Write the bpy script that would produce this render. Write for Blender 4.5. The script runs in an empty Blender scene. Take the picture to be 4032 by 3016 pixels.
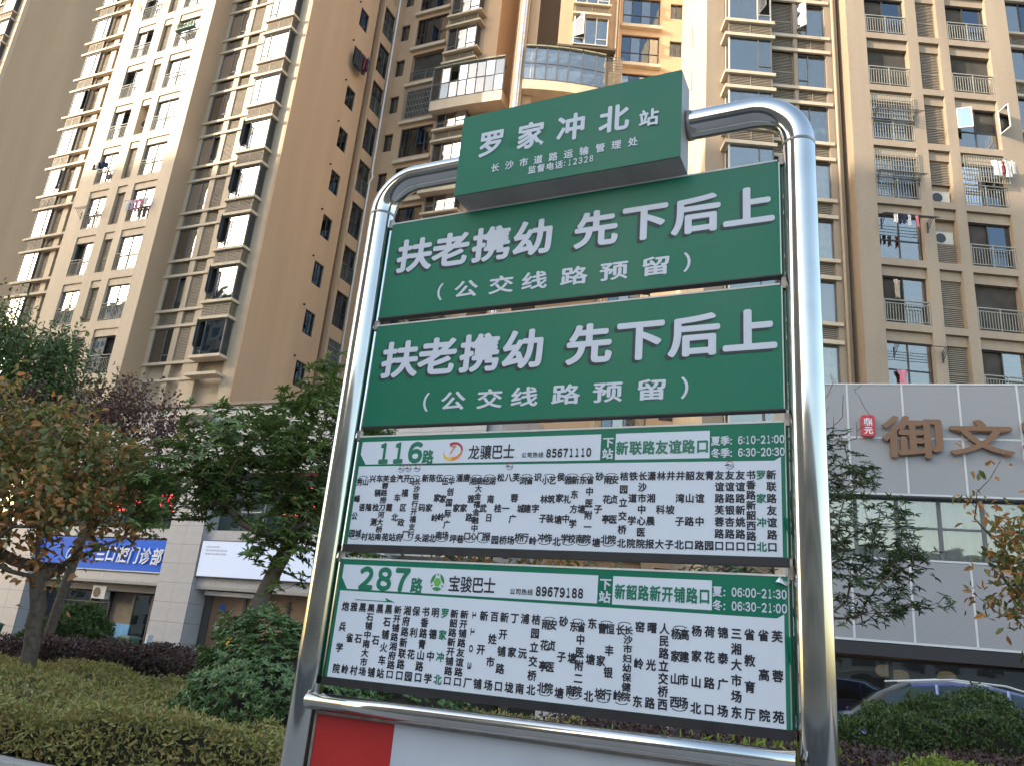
import bpy, math, random
import numpy as np
from mathutils import Vector, Matrix, Euler
S = bpy.context.scene
COL = S.collection
R = math.radians
random.seed(7)
rng = np.random.default_rng(7)

# ---------------------------------------------------------------- camera
CAM_Z = 1.55
PITCH, ROLL, FPX = .3266, .0922, 3161.9
def camera():
    f = Vector((0, math.cos(PITCH), math.sin(PITCH))); u = Vector((0, -math.sin(PITCH), math.cos(PITCH))); x = Vector((1, 0, 0))
    X = x*math.cos(ROLL)+u*math.sin(ROLL); U = u*math.cos(ROLL)-x*math.sin(ROLL)
    cd = bpy.data.cameras.new('camera'); cd.sensor_width = 36; cd.lens = 36*FPX/4032
    cd.clip_start = .05; cd.clip_end = 3000
    c = bpy.data.objects.new('camera', cd); COL.objects.link(c)
    m = Matrix((X, U, -f)).transposed().to_4x4(); m.translation = (0, 0, CAM_Z)
    c.matrix_world = m
    S.camera = c
camera()

# ---------------------------------------------------------------- light
SUN_AZ = 69      # degrees left of straight behind the camera
SUN_EL = 18
sdir = Vector((-math.sin(R(SUN_AZ))*math.cos(R(SUN_EL)), -math.cos(R(SUN_AZ))*math.cos(R(SUN_EL)), math.sin(R(SUN_EL))))
W = bpy.data.worlds.new('World'); S.world = W; W.use_nodes = True
nt = W.node_tree; bg = nt.nodes['Background']
sky = nt.nodes.new('ShaderNodeTexSky'); sky.sky_type = 'NISHITA'; sky.sun_disc = False
sky.sun_elevation = R(SUN_EL); sky.sun_rotation = math.atan2(sdir.x, sdir.y)
sky.air_density = 1.3; sky.dust_density = 3.0; sky.ozone_density = 1.0; sky.altitude = 50
nt.links.new(sky.outputs[0], bg.inputs[0]); bg.inputs[1].default_value = .15
sl = bpy.data.lights.new('sun', 'SUN'); sl.energy = 2.05; sl.angle = R(.6); sl.color = (1, .85, .66)
so = bpy.data.objects.new('sun', sl); COL.objects.link(so)
so.rotation_euler = (-sdir).to_track_quat('-Z', 'Y').to_euler()
so.location = sdir*60
S.view_settings.view_transform = 'Standard'; S.view_settings.look = 'None'
S.view_settings.exposure = 2.12; S.view_settings.gamma = 1; S.view_settings.use_curve_mapping = False
S.cycles.max_bounces = 8; S.cycles.transparent_max_bounces = 24

# ---------------------------------------------------------------- materials
MATS = {}
def mat(name, col, rough=.7, metal=0, spec=.5, noise=0, nscale=3, bump=0, bscale=40, streak=0, emit=None, estr=0, coat=0):
    if name in MATS: return MATS[name]
    m = bpy.data.materials.new(name); m.use_nodes = True
    t = m.node_tree; b = t.nodes['Principled BSDF']
    b.inputs['Base Color'].default_value = (*col, 1); b.inputs['Roughness'].default_value = rough
    b.inputs['Metallic'].default_value = metal; b.inputs['Specular IOR Level'].default_value = spec
    b.inputs['Coat Weight'].default_value = coat
    tc = t.nodes.new('ShaderNodeTexCoord')
    if noise or streak:
        n = t.nodes.new('ShaderNodeTexNoise'); n.inputs['Scale'].default_value = nscale; n.inputs['Detail'].default_value = 5
        mp = t.nodes.new('ShaderNodeMapping')
        if streak: mp.inputs['Scale'].default_value = (1, 1, .12)
        t.links.new(tc.outputs['Object'], mp.inputs[0]); t.links.new(mp.outputs[0], n.inputs[0])
        mr = t.nodes.new('ShaderNodeMapRange'); a = noise or streak
        mr.inputs[1].default_value = .3; mr.inputs[2].default_value = .7
        mr.inputs[3].default_value = 1-a; mr.inputs[4].default_value = 1+a
        t.links.new(n.outputs[0], mr.inputs[0])
        mx = t.nodes.new('ShaderNodeVectorMath'); mx.operation = 'SCALE'; mx.inputs[0].default_value = col
        t.links.new(mr.outputs[0], mx.inputs['Scale']); t.links.new(mx.outputs[0], b.inputs['Base Color'])
        if rough < .5:
            mr2 = t.nodes.new('ShaderNodeMapRange'); mr2.inputs[3].default_value = max(rough*.6, 0); mr2.inputs[4].default_value = rough*1.7
            t.links.new(n.outputs[0], mr2.inputs[0]); t.links.new(mr2.outputs[0], b.inputs['Roughness'])
    if bump:
        n = t.nodes.new('ShaderNodeTexNoise'); n.inputs['Scale'].default_value = bscale; n.inputs['Detail'].default_value = 4
        t.links.new(tc.outputs['Object'], n.inputs[0])
        bp = t.nodes.new('ShaderNodeBump'); bp.inputs['Strength'].default_value = bump; bp.inputs['Distance'].default_value = .02
        t.links.new(n.outputs[0], bp.inputs['Height']); t.links.new(bp.outputs[0], b.inputs['Normal'])
    if emit:
        b.inputs['Emission Color'].default_value = (*emit, 1); b.inputs['Emission Strength'].default_value = estr
    MATS[name] = m
    return m
def tile_mat(name, col, sx=.1, sz=.06, dark=.8, var=.08, rot=False):
    """small facing tiles: colour by a brick pattern of object space, streaky soiling above it"""
    m = mat(name, col, .6, streak=.13, nscale=.9)
    t = m.node_tree; b = t.nodes['Principled BSDF']
    src = b.inputs['Base Color'].links[0].from_socket
    tc = t.nodes.new('ShaderNodeTexCoord'); sp = t.nodes.new('ShaderNodeSeparateXYZ'); t.links.new(tc.outputs['Object'], sp.inputs[0])
    ad = t.nodes.new('ShaderNodeMath'); ad.operation = 'ADD'; t.links.new(sp.outputs[0], ad.inputs[0]); t.links.new(sp.outputs[1], ad.inputs[1])
    cb = t.nodes.new('ShaderNodeCombineXYZ'); t.links.new(ad.outputs[0], cb.inputs[0]); t.links.new(sp.outputs[2], cb.inputs[1])
    br = t.nodes.new('ShaderNodeTexBrick'); br.inputs['Scale'].default_value = 1
    br.inputs['Brick Width'].default_value = sx; br.inputs['Row Height'].default_value = sz; br.inputs['Mortar Size'].default_value = .006
    br.inputs['Color1'].default_value = (1, 1, 1, 1); br.inputs['Color2'].default_value = (1-var,)*3+(1,); br.inputs['Mortar'].default_value = (dark,)*3+(1,)
    t.links.new(cb.outputs[0], br.inputs[0])
    mu = t.nodes.new('ShaderNodeVectorMath'); mu.operation = 'MULTIPLY'
    t.links.new(src, mu.inputs[0]); t.links.new(br.outputs[0], mu.inputs[1]); t.links.new(mu.outputs[0], b.inputs['Base Color'])
    return m
def glass_mat(name, tint, refl=.35, dark=.6):
    if name in MATS: return MATS[name]
    m = bpy.data.materials.new(name); m.use_nodes = True; t = m.node_tree; t.nodes.clear()
    o = t.nodes.new('ShaderNodeOutputMaterial'); mx = t.nodes.new('ShaderNodeMixShader')
    tr = t.nodes.new('ShaderNodeBsdfTransparent'); tr.inputs[0].default_value = (*[c*dark for c in tint], 1)
    gl = t.nodes.new('ShaderNodeBsdfGlossy'); gl.inputs['Roughness'].default_value = .02; gl.inputs[0].default_value = (*tint, 1)
    lw = t.nodes.new('ShaderNodeLayerWeight'); lw.inputs[0].default_value = .35
    ad = t.nodes.new('ShaderNodeMath'); ad.operation = 'MULTIPLY_ADD'; ad.inputs[1].default_value = .7; ad.inputs[2].default_value = refl; ad.use_clamp = True
    t.links.new(lw.outputs['Fresnel'], ad.inputs[0]); t.links.new(ad.outputs[0], mx.inputs[0])
    tc = t.nodes.new('ShaderNodeTexCoord'); n = t.nodes.new('ShaderNodeTexNoise'); n.inputs['Scale'].default_value = .7
    t.links.new(tc.outputs['Object'], n.inputs[0]); bp = t.nodes.new('ShaderNodeBump'); bp.inputs['Strength'].default_value = .25; bp.inputs['Distance'].default_value = .04
    t.links.new(n.outputs[0], bp.inputs['Height']); t.links.new(bp.outputs[0], gl.inputs['Normal'])
    t.links.new(tr.outputs[0], mx.inputs[1]); t.links.new(gl.outputs[0], mx.inputs[2]); t.links.new(mx.outputs[0], o.inputs[0])
    MATS[name] = m
    return m
def leaf_mat(name, cols, rough=.45, trans=.25):
    """leaf colour picked per leaf: a tint attribute in the mass, Object Info random on single leaves"""
    m = bpy.data.materials.new(name); m.use_nodes = True; t = m.node_tree; b = t.nodes['Principled BSDF']; o = t.nodes['Material Output']
    at = t.nodes.new('ShaderNodeAttribute'); at.attribute_name = 'tint'
    oi = t.nodes.new('ShaderNodeObjectInfo'); ad = t.nodes.new('ShaderNodeMath'); ad.operation = 'ADD'
    t.links.new(at.outputs['Fac'], ad.inputs[0]); t.links.new(oi.outputs['Random'], ad.inputs[1])
    fr = t.nodes.new('ShaderNodeMath'); fr.operation = 'FRACT'; t.links.new(ad.outputs[0], fr.inputs[0])
    cr = t.nodes.new('ShaderNodeValToRGB'); cr.color_ramp.interpolation = 'LINEAR'
    while len(cr.color_ramp.elements) < len(cols): cr.color_ramp.elements.new(.5)
    for i, c in enumerate(cols):
        cr.color_ramp.elements[i].position = i/(len(cols)-1); cr.color_ramp.elements[i].color = (*c, 1)
    t.links.new(fr.outputs[0], cr.inputs[0]); t.links.new(cr.outputs[0], b.inputs['Base Color'])
    b.inputs['Roughness'].default_value = rough
    tl = t.nodes.new('ShaderNodeBsdfTranslucent'); t.links.new(cr.outputs[0], tl.inputs[0])
    mx = t.nodes.new('ShaderNodeMixShader'); mx.inputs[0].default_value = trans
    t.links.new(b.outputs[0], mx.inputs[1]); t.links.new(tl.outputs[0], mx.inputs[2]); t.links.new(mx.outputs[0], o.inputs[0])
    MATS[name] = m
    return m

tile = tile_mat('cream_tile', (.47, .375, .275))
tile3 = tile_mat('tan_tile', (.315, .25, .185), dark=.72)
paint = mat('tan_paint', (.43, .30, .195), .8, streak=.10, nscale=.5, bump=.1, bscale=6)
far_sky_offset = mat('far_tan_sky_offset', (.40, .26, .155), .8, streak=.10, nscale=.4)  # tan paint darkened and warmed to offset the strong sky light there
cream = mat('cream_paint', (.52, .43, .32), .7, noise=.08, nscale=2)
gloom = mat('room_gloom', (.05, .045, .04), .9, noise=.3, nscale=1.5)  # near-black colour stands in for the shade inside rooms and recesses
alu = mat('grey_window_frame', (.10, .105, .11), .45, noise=.1)
alu_dark = mat('dark_window_frame', (.03, .032, .036), .4, noise=.1)
alu_white = mat('pale_window_frame', (.55, .55, .52), .5, noise=.08)
slatm = mat('bronze_louver', (.24, .20, .15), .55, noise=.12, nscale=4)
railm = mat('grey_railing', (.13, .135, .12), .5, noise=.12, nscale=6)
railm2 = mat('pale_railing', (.25, .25, .225), .5, noise=.12, nscale=6)
glass_b = glass_mat('bright_glass', (.95, .96, .98), .58, .7)
glass_c = glass_mat('blue_glass', (.88, .86, .82), .19, .95)
glass_d = glass_mat('dark_glass', (.60, .66, .72), .13, .75)
curt_w = mat('white_curtain', (.62, .62, .60), .9, noise=.15, nscale=3)
curt_b = mat('blue_curtain', (.06, .14, .36), .9, noise=.25, nscale=3)
curt_t = mat('teal_curtain', (.03, .25, .32), .9, noise=.25, nscale=3)
conc = mat('concrete', (.33, .31, .28), .85, noise=.12, nscale=5, bump=.2)
pipe_w = mat('white_pipe', (.62, .62, .62), .35, noise=.06)
bark = mat('grey_brown_bark', (.105, .078, .058), .9, noise=.35, nscale=14, bump=.6, bscale=50)
steel = mat('polished_steel', (.50, .485, .46), .09, metal=1, noise=.07, nscale=9)
white_tile = mat('pale_stone_tile', (.40, .39, .395), .35, noise=.05, nscale=3)
joint = mat('dark_joint', (.07, .06, .055), .9)

# ---------------------------------------------------------------- mesh helpers
class MB:
    def __init__(s): s.v = []; s.f = []; s.m = []
    def quad(s, a, b, c, d, m=0):
        n = len(s.v); s.v += [tuple(a), tuple(b), tuple(c), tuple(d)]; s.f.append((n, n+1, n+2, n+3)); s.m.append(m)
    def box(s, x0, x1, y0, y1, z0, z1, m=0, rot=None):
        n = len(s.v)
        P = [(x0, y0, z0), (x1, y0, z0), (x1, y1, z0), (x0, y1, z0), (x0, y0, z1), (x1, y0, z1), (x1, y1, z1), (x0, y1, z1)]
        if rot is not None:
            c = Vector(((x0+x1)/2, (y0+y1)/2, (z0+z1)/2)); P = [tuple(c+rot@(Vector(p)-c)) for p in P]
        s.v += P
        for q in ((0, 3, 2, 1), (4, 5, 6, 7), (0, 1, 5, 4), (1, 2, 6, 5), (2, 3, 7, 6), (3, 0, 4, 7)):
            s.f.append(tuple(n+i for i in q)); s.m.append(m)
        return s
    def prism(s, poly, z0, z1, m=0):     # poly of (x, y) counter-clockwise
        n = len(s.v); k = len(poly)
        s.v += [(x, y, z0) for x, y in poly]+[(x, y, z1) for x, y in poly]
        s.f.append(tuple(n+i for i in range(k))[::-1]); s.f.append(tuple(n+k+i for i in range(k))); s.m += [m, m]
        for i in range(k):
            j = (i+1) % k; s.f.append((n+i, n+j, n+k+j, n+k+i)); s.m.append(m)
        return s
    def tube(s, pts, rad, seg=8, m=0, cap=True):
        pts = [Vector(p) for p in pts]; n0 = len(s.v); K = len(pts)
        rad = rad if hasattr(rad, '__len__') else [rad]*K
        prev = None
        for i, p in enumerate(pts):
            t = ((pts[min(i+1, K-1)]-pts[max(i-1, 0)])).normalized()
            if prev is None:
                a = t.orthogonal().normalized()
            else:
                a = (prev-t*prev.dot(t))
                a = a.normalized() if a.length > 1e-6 else t.orthogonal().normalized()
            prev = a; b = t.cross(a)
            for k in range(seg):
                th = 2*math.pi*k/seg; s.v.append(tuple(p+(a*math.cos(th)+b*math.sin(th))*rad[i]))
        for i in range(K-1):
            for k in range(seg):
                k2 = (k+1) % seg
                s.f.append((n0+i*seg+k, n0+i*seg+k2, n0+(i+1)*seg+k2, n0+(i+1)*seg+k)); s.m.append(m)
        if cap:
            s.f.append(tuple(n0+k for k in range(seg))[::-1]); s.f.append(tuple(n0+(K-1)*seg+k for k in range(seg))); s.m += [m, m]
        return s
    def mesh(s, name, mats, smooth=False):
        me = bpy.data.meshes.new(name); me.from_pydata(s.v, [], s.f)
        for mm in (mats if isinstance(mats, (list, tuple)) else [mats]): me.materials.append(mm)
        if len(me.materials) > 1: me.polygons.foreach_set('material_index', s.m)
        if smooth: me.polygons.foreach_set('use_smooth', [True]*len(s.f))
        me.update()
        return me
    def obj(s, name, mats, parent=None, loc=(0, 0, 0), smooth=False):
        return link(name, s.mesh(name, mats, smooth), parent, loc)
def link(name, me, parent=None, loc=(0, 0, 0), rz=0):
    o = bpy.data.objects.new(name, me); COL.objects.link(o); o.location = loc; o.rotation_euler = (0, 0, rz)
    if parent is not None: o.parent = parent
    return o
def empty(name, loc=(0, 0, 0), rz=0, parent=None):
    o = bpy.data.objects.new(name, None); COL.objects.link(o); o.location = loc; o.rotation_euler = (0, 0, rz); o.empty_display_size = .2
    if parent is not None: o.parent = parent
    return o
def tag(o, label=None, cat=None, group=None, kind=None):
    if label: o['label'] = label
    if cat: o['category'] = cat
    if group: o['group'] = group
    if kind: o['kind'] = kind
    return o
def bp(name, m, parent, x0, x1, y0, y1, z0, z1):
    """one plain block as a part of its own; equal blocks share their mesh"""
    k = (name, m.name, round(x1-x0, 3), round(y1-y0, 3), round(z1-z0, 3))
    if k not in _BP: _BP[k] = MB().box(0, x1-x0, 0, y1-y0, 0, z1-z0).mesh(name, m)
    return link(name, _BP[k], parent, (x0, y0, z0))
_BP = {}
AZ = R(-24.5)
D2 = Vector((math.cos(AZ), math.sin(AZ))); N2 = Vector((-D2.y, D2.x))
def UP(u, p): q = D2*u+N2*p; return (q.x, q.y)
AZR = R(-15.5); DR = Vector((math.cos(AZR), math.sin(AZR))); NR = Vector((-DR.y, DR.x))
def RP(u, p): q = DR*u+NR*p; return (q.x, q.y)

# glyphs: outlines of the built-in font, cached as plain polygons
_G = {}; _fc = bpy.data.curves.new('lettering_source', 'FONT'); _fo = bpy.data.objects.new('lettering_source', _fc); COL.objects.link(_fo)
def glyph(ch):
    if ch not in _G:
        _fc.body = ch
        dg = bpy.context.evaluated_depsgraph_get(); dg.update(); e = _fo.evaluated_get(dg); m = e.to_mesh()
        _G[ch] = ([(v.co.x, v.co.y) for v in m.vertices], [tuple(p.vertices) for p in m.polygons]); e.to_mesh_clear()
    return _G[ch]
class TX:
    """flat lettering collected in (s, z) of a board, all of one colour"""
    def __init__(s): s.v = []; s.f = []
    def put(s, ch, cx, cz, w, h, bold=.02, y=0, fit=False, rot=0, shear=0):
        v, f = glyph(ch)
        if not v: return
        if fit:
            x0 = min(p[0] for p in v); x1 = max(p[0] for p in v); y0 = min(p[1] for p in v); y1 = max(p[1] for p in v)
            q = [((p[0]-(x0+x1)/2)/max(x1-x0, 1e-6), (p[1]-(y0+y1)/2)/max(y1-y0, 1e-6)) for p in v]
        else: q = [(p[0]-.5, p[1]-.38) for p in v]
        offs = [(0, 0), (bold, 0), (-bold, 0), (0, bold), (0, -bold)] if bold else [(0, 0)]
        if bold > .03: offs += [(bold*.7, bold*.7), (-bold*.7, bold*.7), (bold*.7, -bold*.7), (-bold*.7, -bold*.7)]
        c, sn = math.cos(rot), math.sin(rot)
        for k, (ox, oz) in enumerate(offs):
            n = len(s.v)
            for px, pz in q:
                a = (px+ox+shear*pz)*w; b = (pz+oz)*h
                s.v.append((cx+a*c-b*sn, y-k*.00006, cz+a*sn+b*c))
            s.f += [tuple(n+i for i in g) for g in f]
    def line(s, txt, xs, cz, w, h, **k):
        for ch, x in zip(txt, xs): s.put(ch, x, cz, w, h, **k)
    def poly(s, pts, y=0):
        n = len(s.v); s.v += [(p[0], y, p[1]) for p in pts]; s.f.append(tuple(range(n, n+len(pts))))
    def rect(s, x0, x1, z0, z1, y=0): s.poly([(x0, z0), (x1, z0), (x1, z1), (x0, z1)], y)
    def arc(s, cx, cz, rx, rz, a0, a1, t0, t1, y=0, n=20, tilt=0):
        for i in range(n):
            a, b = [a0+(a1-a0)*j/n for j in (i, i+1)]; ta, tb = [t0+(t1-t0)*j/n for j in (i, i+1)]
            P = []
            for ang, k in ((a, 1), (b, 1), (b, 1-tb), (a, 1-ta)):
                x, z = rx*k*math.cos(ang), rz*k*math.sin(ang)
                P.append((cx+x*math.cos(tilt)-z*math.sin(tilt), cz+x*math.sin(tilt)+z*math.cos(tilt)))
            s.poly(P, y)
    def obj(s, name, m, parent, loc=(0, 0, 0), thick=0):
        me = bpy.data.meshes.new(name); me.from_pydata(s.v, [], s.f); me.materials.append(m); me.update()
        o = link(name, me, parent, loc)
        if thick:
            md = o.modifiers.new('depth', 'SOLIDIFY'); md.thickness = thick; md.offset = 0
        return o

# ---------------------------------------------------------------- the bus stop sign
SY = -.4558
SC = Vector((.1057, 2.0441))
sign = empty('bus_stop_sign', (SC.x, SC.y, 0), SY)
tag(sign, 'tall steel framed bus stop sign with green and white route boards beside the pavement', 'bus stop sign')
def Z(z): return z+CAM_Z
# frame: posts and top bar as one bent pipe
def bent(x0, x1, z0, zt, rr, y):
    P = [(x0, y, z0), (x0, y, (z0+zt)/2), (x0, y, zt-rr-.01)]
    P += [(x0+rr-rr*math.cos(a), y, zt-rr+rr*math.sin(a)) for a in [i*math.pi/2/12 for i in range(13)]]
    P += [(x1-rr+rr*math.sin(a), y, zt-rr+rr*math.cos(a)) for a in [i*math.pi/2/12 for i in range(13)]]
    P += [(x1, y, zt-rr-.01), (x1, y, (z0+zt)/2), (x1, y, z0)]
    return P
b = MB(); b.tube(bent(-.652, .645, 0, Z(1.452), .12, .012), .0405, 28)
fr = b.obj('pipe_frame', steel, sign, smooth=True)
b = MB()
for x in (-.652, .645):
    b = MB(); b.tube([(x, .012, Z(1.325)-.004), (x, .012, Z(1.325)+.004)], .0412, 28)
    b.obj('weld_seam', mat('dull_weld', (.33, .31, .28), .5, metal=.8, noise=.3, nscale=30), sign, smooth=True)
b = MB(); b.tube([(-.612, -.03, Z(-.155)), (-.3, -.03, Z(-.155)), (.3, -.03, Z(-.152)), (.606, -.03, Z(-.15))], .0215, 20)
b.obj('cross_bar', steel, sign, smooth=True)
for x in (-.652, .645):
    b = MB(); b.tube([(x, .012, 0), (x, .012, .012)], .09, 24); b.obj('base_flange', steel, sign)

green = mat('green_film', (.004, .158, .086), .36, spec=.3, noise=.06, nscale=2.5, bump=.04, bscale=3)
green_fold = mat('fold_lit_green', (.012, .21, .115), .35, noise=.05, nscale=4)  # lighter green puts the brighter lighting of the right fold into colour
whitef = mat('white_film', (.66, .70, .75), .4, spec=.35, noise=.025, nscale=3, bump=.02, bscale=3)
letw = mat('white_lettering', (.60, .63, .69), .4)
blk = mat('black_lettering', (.012, .011, .02), .5)
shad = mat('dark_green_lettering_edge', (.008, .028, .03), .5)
gletter = mat('green_lettering', (.008, .17, .095), .4)
bracketm = mat('worn_bracket', (.30, .27, .24), .5, metal=.6, noise=.25, nscale=25)
edge = mat('pale_edge_trim', (.62, .60, .55), .5, noise=.12, nscale=18)
darkbar = mat('black_board_edge', (.018, .017, .02), .4, noise=.2, nscale=20)
bent_m = mat('bare_aluminium', (.45, .43, .40), .4, metal=.7, noise=.2, nscale=12)

def board(name, z0, z1, face, bar=0, lip=True, label=None):
    t = Z(z0), Z(z1)
    b = MB()
    # sheet folded back at both ends, so the vertical edges are rounded
    prof = [(-.600, .020), (-.600, .006), (-.597, .002), (-.592, 0), (.587, 0), (.594, .0035), (.600, .012), (.602, .020)]
    n = len(b.v)
    for x, y in prof: b.v += [(x, y, t[0]), (x, y, t[1])]
    for i in range(len(prof)-1):
        b.f.append((n+2*i, n+2*i+2, n+2*i+3, n+2*i+1)); b.m.append(1 if i >= 4 else 0)
    o = b.obj(name, [face, green_fold], sign)
    if label: o['label'] = label
    c = MB(); c.box(-.597, .597, .004, .024, t[0]+.001, t[1]-.001); c.obj('backing_sheet', bent_m, o)
    c = MB(); c.box(-.597, .592, -.0012, .026, t[1], t[1]+.0045); c.obj('edge_trim', edge, o)
    if bar:
        c = MB(); c.box(-.600, .598, -.002, .026, t[0]-bar, t[0]-.0005); c.obj('lower_channel', darkbar, o)
    else:
        c = MB(); c.box(-.600, .598, -.001, .024, t[0]-.0035, t[0]-.0002); c.obj('lower_channel', darkbar, o)
    for x in (-.612, .606):
        c = MB(); c.box(x-.011, x+.007, .006, .022, t[1]-.006, t[1]+.024); c.obj('mounting_bracket', bracketm, o)
    return o

XB = [-.4955, -.3665, -.2275, -.092, .101, .242, .382, .5185]
def slogan(o, zc, zs, dx=0):
    tw, tb, ts = TX(), TX(), TX()
    for ch, x in zip('扶老携幼先下后上', XB):
        w = .134 if ch not in '扶老携幼' else .132
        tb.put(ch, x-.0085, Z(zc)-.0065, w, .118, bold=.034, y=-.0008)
        one = TX(); one.put(ch, 0, 0, w, .118, bold=.034); one.obj('character', letw, o, (x, -.0018, Z(zc)))
    for ch, x in zip('（公交线路预留）', [-.405, -.2975, -.1815, -.0765, .044, .160, .2765, .380]):
        tw.put(ch, x, Z(zs), .083 if ch not in '（）' else .06, .058, bold=.026, y=-.0012)
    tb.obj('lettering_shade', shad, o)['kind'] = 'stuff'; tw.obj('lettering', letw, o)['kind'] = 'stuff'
o = board('slogan_board', .9524, 1.2798, green, label='upper green board with the white slogan, just under the name box'); slogan(o, 1.157, 1.0165)
o = board('slogan_board', .6035, .9228, green, label='second green board with the white slogan, above the 116 board'); slogan(o, .8075, .668)

# ------- route boards
C116 = [('秀峰公园', -.5753, 1), ('山语城', -.5543, 1), ('兴隆村', -.5314, 0), ('车辆检测站', -.5079, 0), ('芙蓉路捞刀河大桥南', -.4862, 0), ('金霞苑', -.4627, 0), ('汽车北站', -.4398, 0),
 ('开福区政府', -.4171, 0), ('马厂', -.3990, 1), ('长沙银行开福支行', -.3804, 1), ('新码头', -.3562, 0), ('陈家湖', -.3338, 0), ('伍家岭北', -.3119, 0), ('伍家岭南', -.2929, 1), ('华创国际广场', -.2729, 1),
 ('潘家坪', -.2486, 0), ('唐家巷', -.2270, 0), ('湘雅路口', -.2072, 1), ('盛大金禧金融中心', -.1878, 1), ('经武门', -.1679, 1), ('湖南日报', -.1488, 1), ('松桂园', -.1249, 0), ('八一桥', -.1019, 0), ('芙蓉广场', -.0799, 0),
 ('浏城桥', -.0590, 1), ('省建行', -.0404, 1), ('识字岭', -.0178, 0), ('小林子冲', .0045, 1), ('艺筑装饰', .0240, 1), ('侯家塘北', .0466, 0), ('雅礼中学', .0674, 1), ('新东方学校', .0865, 1),
 ('东塘南', .1072, 1), ('省中医附一院', .1261, 1), ('砂子塘', .1507, 0), ('雨花亭北', .1722, 1), ('安贞医院', .1906, 1), ('桔园立交桥北', .2145, 0), ('铁道学院', .2382, 0), ('长沙市中心医院', .2617, 0),
 ('潇湘晨报', .2843, 0), ('林科大', .3079, 0), ('井坡子', .3312, 0), ('井湾子北', .3545, 0), ('韶山路口', .3776, 0), ('友谊中路', .4015, 0), ('青园', .4241, 0), ('友谊路芙蓉路口', .4470, 0),
 ('友谊路银杏路口', .4707, 0), ('友谊路新姚路口', .4946, 0), ('书香路新韶西路口', .5185, 0), ('罗家冲北', .5412, 2), ('新联路友谊路口', .5639, 0)]
C287 = [('炮兵学院', -.5601, 0), ('雅雀岭', -.5317, 0), ('黑石村', -.5034, 0), ('黑石铺中南大市场', -.4759, 0), ('黑石铺', -.4478, 0), ('黑石铺火车站', -.4199, 0), ('新开铺路湘府路口', -.3909, 0), ('湘府路新联路口', -.3615, 0),
 ('保利花园', -.3344, 0), ('书香路青山路口', -.3054, 0), ('明德中学', -.2766, 0), ('罗家冲北', -.2481, 2), ('新韶路新开铺路口', -.2203, 0), ('新开铺路友谊路口', -.1914, 0), ('１１０３厂', -.1630, 0), ('新开铺', -.1354, 0),
 ('百姓市场', -.1061, 0), ('新开铺路口', -.0784, 0), ('丁家垅', -.0502, 0), ('浦沅南', -.0222, 0), ('桔园立交桥北', .0070, 0), ('雨花亭北', .0335, 1), ('安贞医院', .0520, 1), ('砂子塘', .0791, 0), ('东塘南', .1060, 1), ('省中医附二院', .1245, 1),
 ('东塘北', .1518, 0), ('曹家坡', .1772, 1), ('恒丰银行', .1962, 1), ('长岭', .2215, 1), ('长沙市妇幼保健院', .2405, 1), ('窑岭东', .2677, 0), ('曙光路', .2961, 0), ('人民路立交桥西', .3249, 0), ('杨家山西', .3515, 1), ('高建市场', .3710, 1),
 ('杨家山北', .3982, 0), ('荷花路口', .4270, 0), ('锦泰广场', .4560, 0), ('三湘大市场东', .4848, 0), ('省教育厅', .5130, 0), ('省高院', .5423, 0), ('芙蓉苑', .5704, 0)]
def columns(o, data, zt, zb, w, h, ztb, zbb):
    tk, tg = TX(), TX()
    for i, (s, x, k) in enumerate(data):
        a, b_ = (Z(ztb), Z(zbb)) if k == 1 else (Z(zt), Z(zb)); n = len(s)
        hh = min(h, (a-b_)/(n-1)*.95)
        for j, ch in enumerate(s):
            z = a+(b_-a)*j/(n-1)
            t = tg if k == 2 else tk
            if ch in '０１２３': t.put(ch, x, z, .016, .010, bold=.05, y=-.0009, fit=True, rot=-math.pi/2)
            else: t.put(ch, x, z, w*(.95 if k == 1 else 1), hh, bold=.033, y=-.0009)


    # curved brackets over and under each pair of columns
    i = 0
    while i < len(data)-1:
        if data[i][2] == 1:
            xc = (data[i][1]+data[i+1][1])/2; wd = (data[i+1][1]-data[i][1])
            up, dn = Z(ztb)+h*.55, Z(zbb)-h*.55
            tk.arc(xc, up-.004, wd*.95, .0085, math.pi*.16, math.pi*.84, .2, .2, y=-.0007)
            tk.arc(xc, dn+.004, wd*.95, .0085, -math.pi*.84, -math.pi*.16, .2, .2, y=-.0007)
            i += 2
        else: i += 1
    tk.obj('stop_names', blk, o)['kind'] = 'stuff'; tg.obj('current_stop_name', gletter, o)


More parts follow.
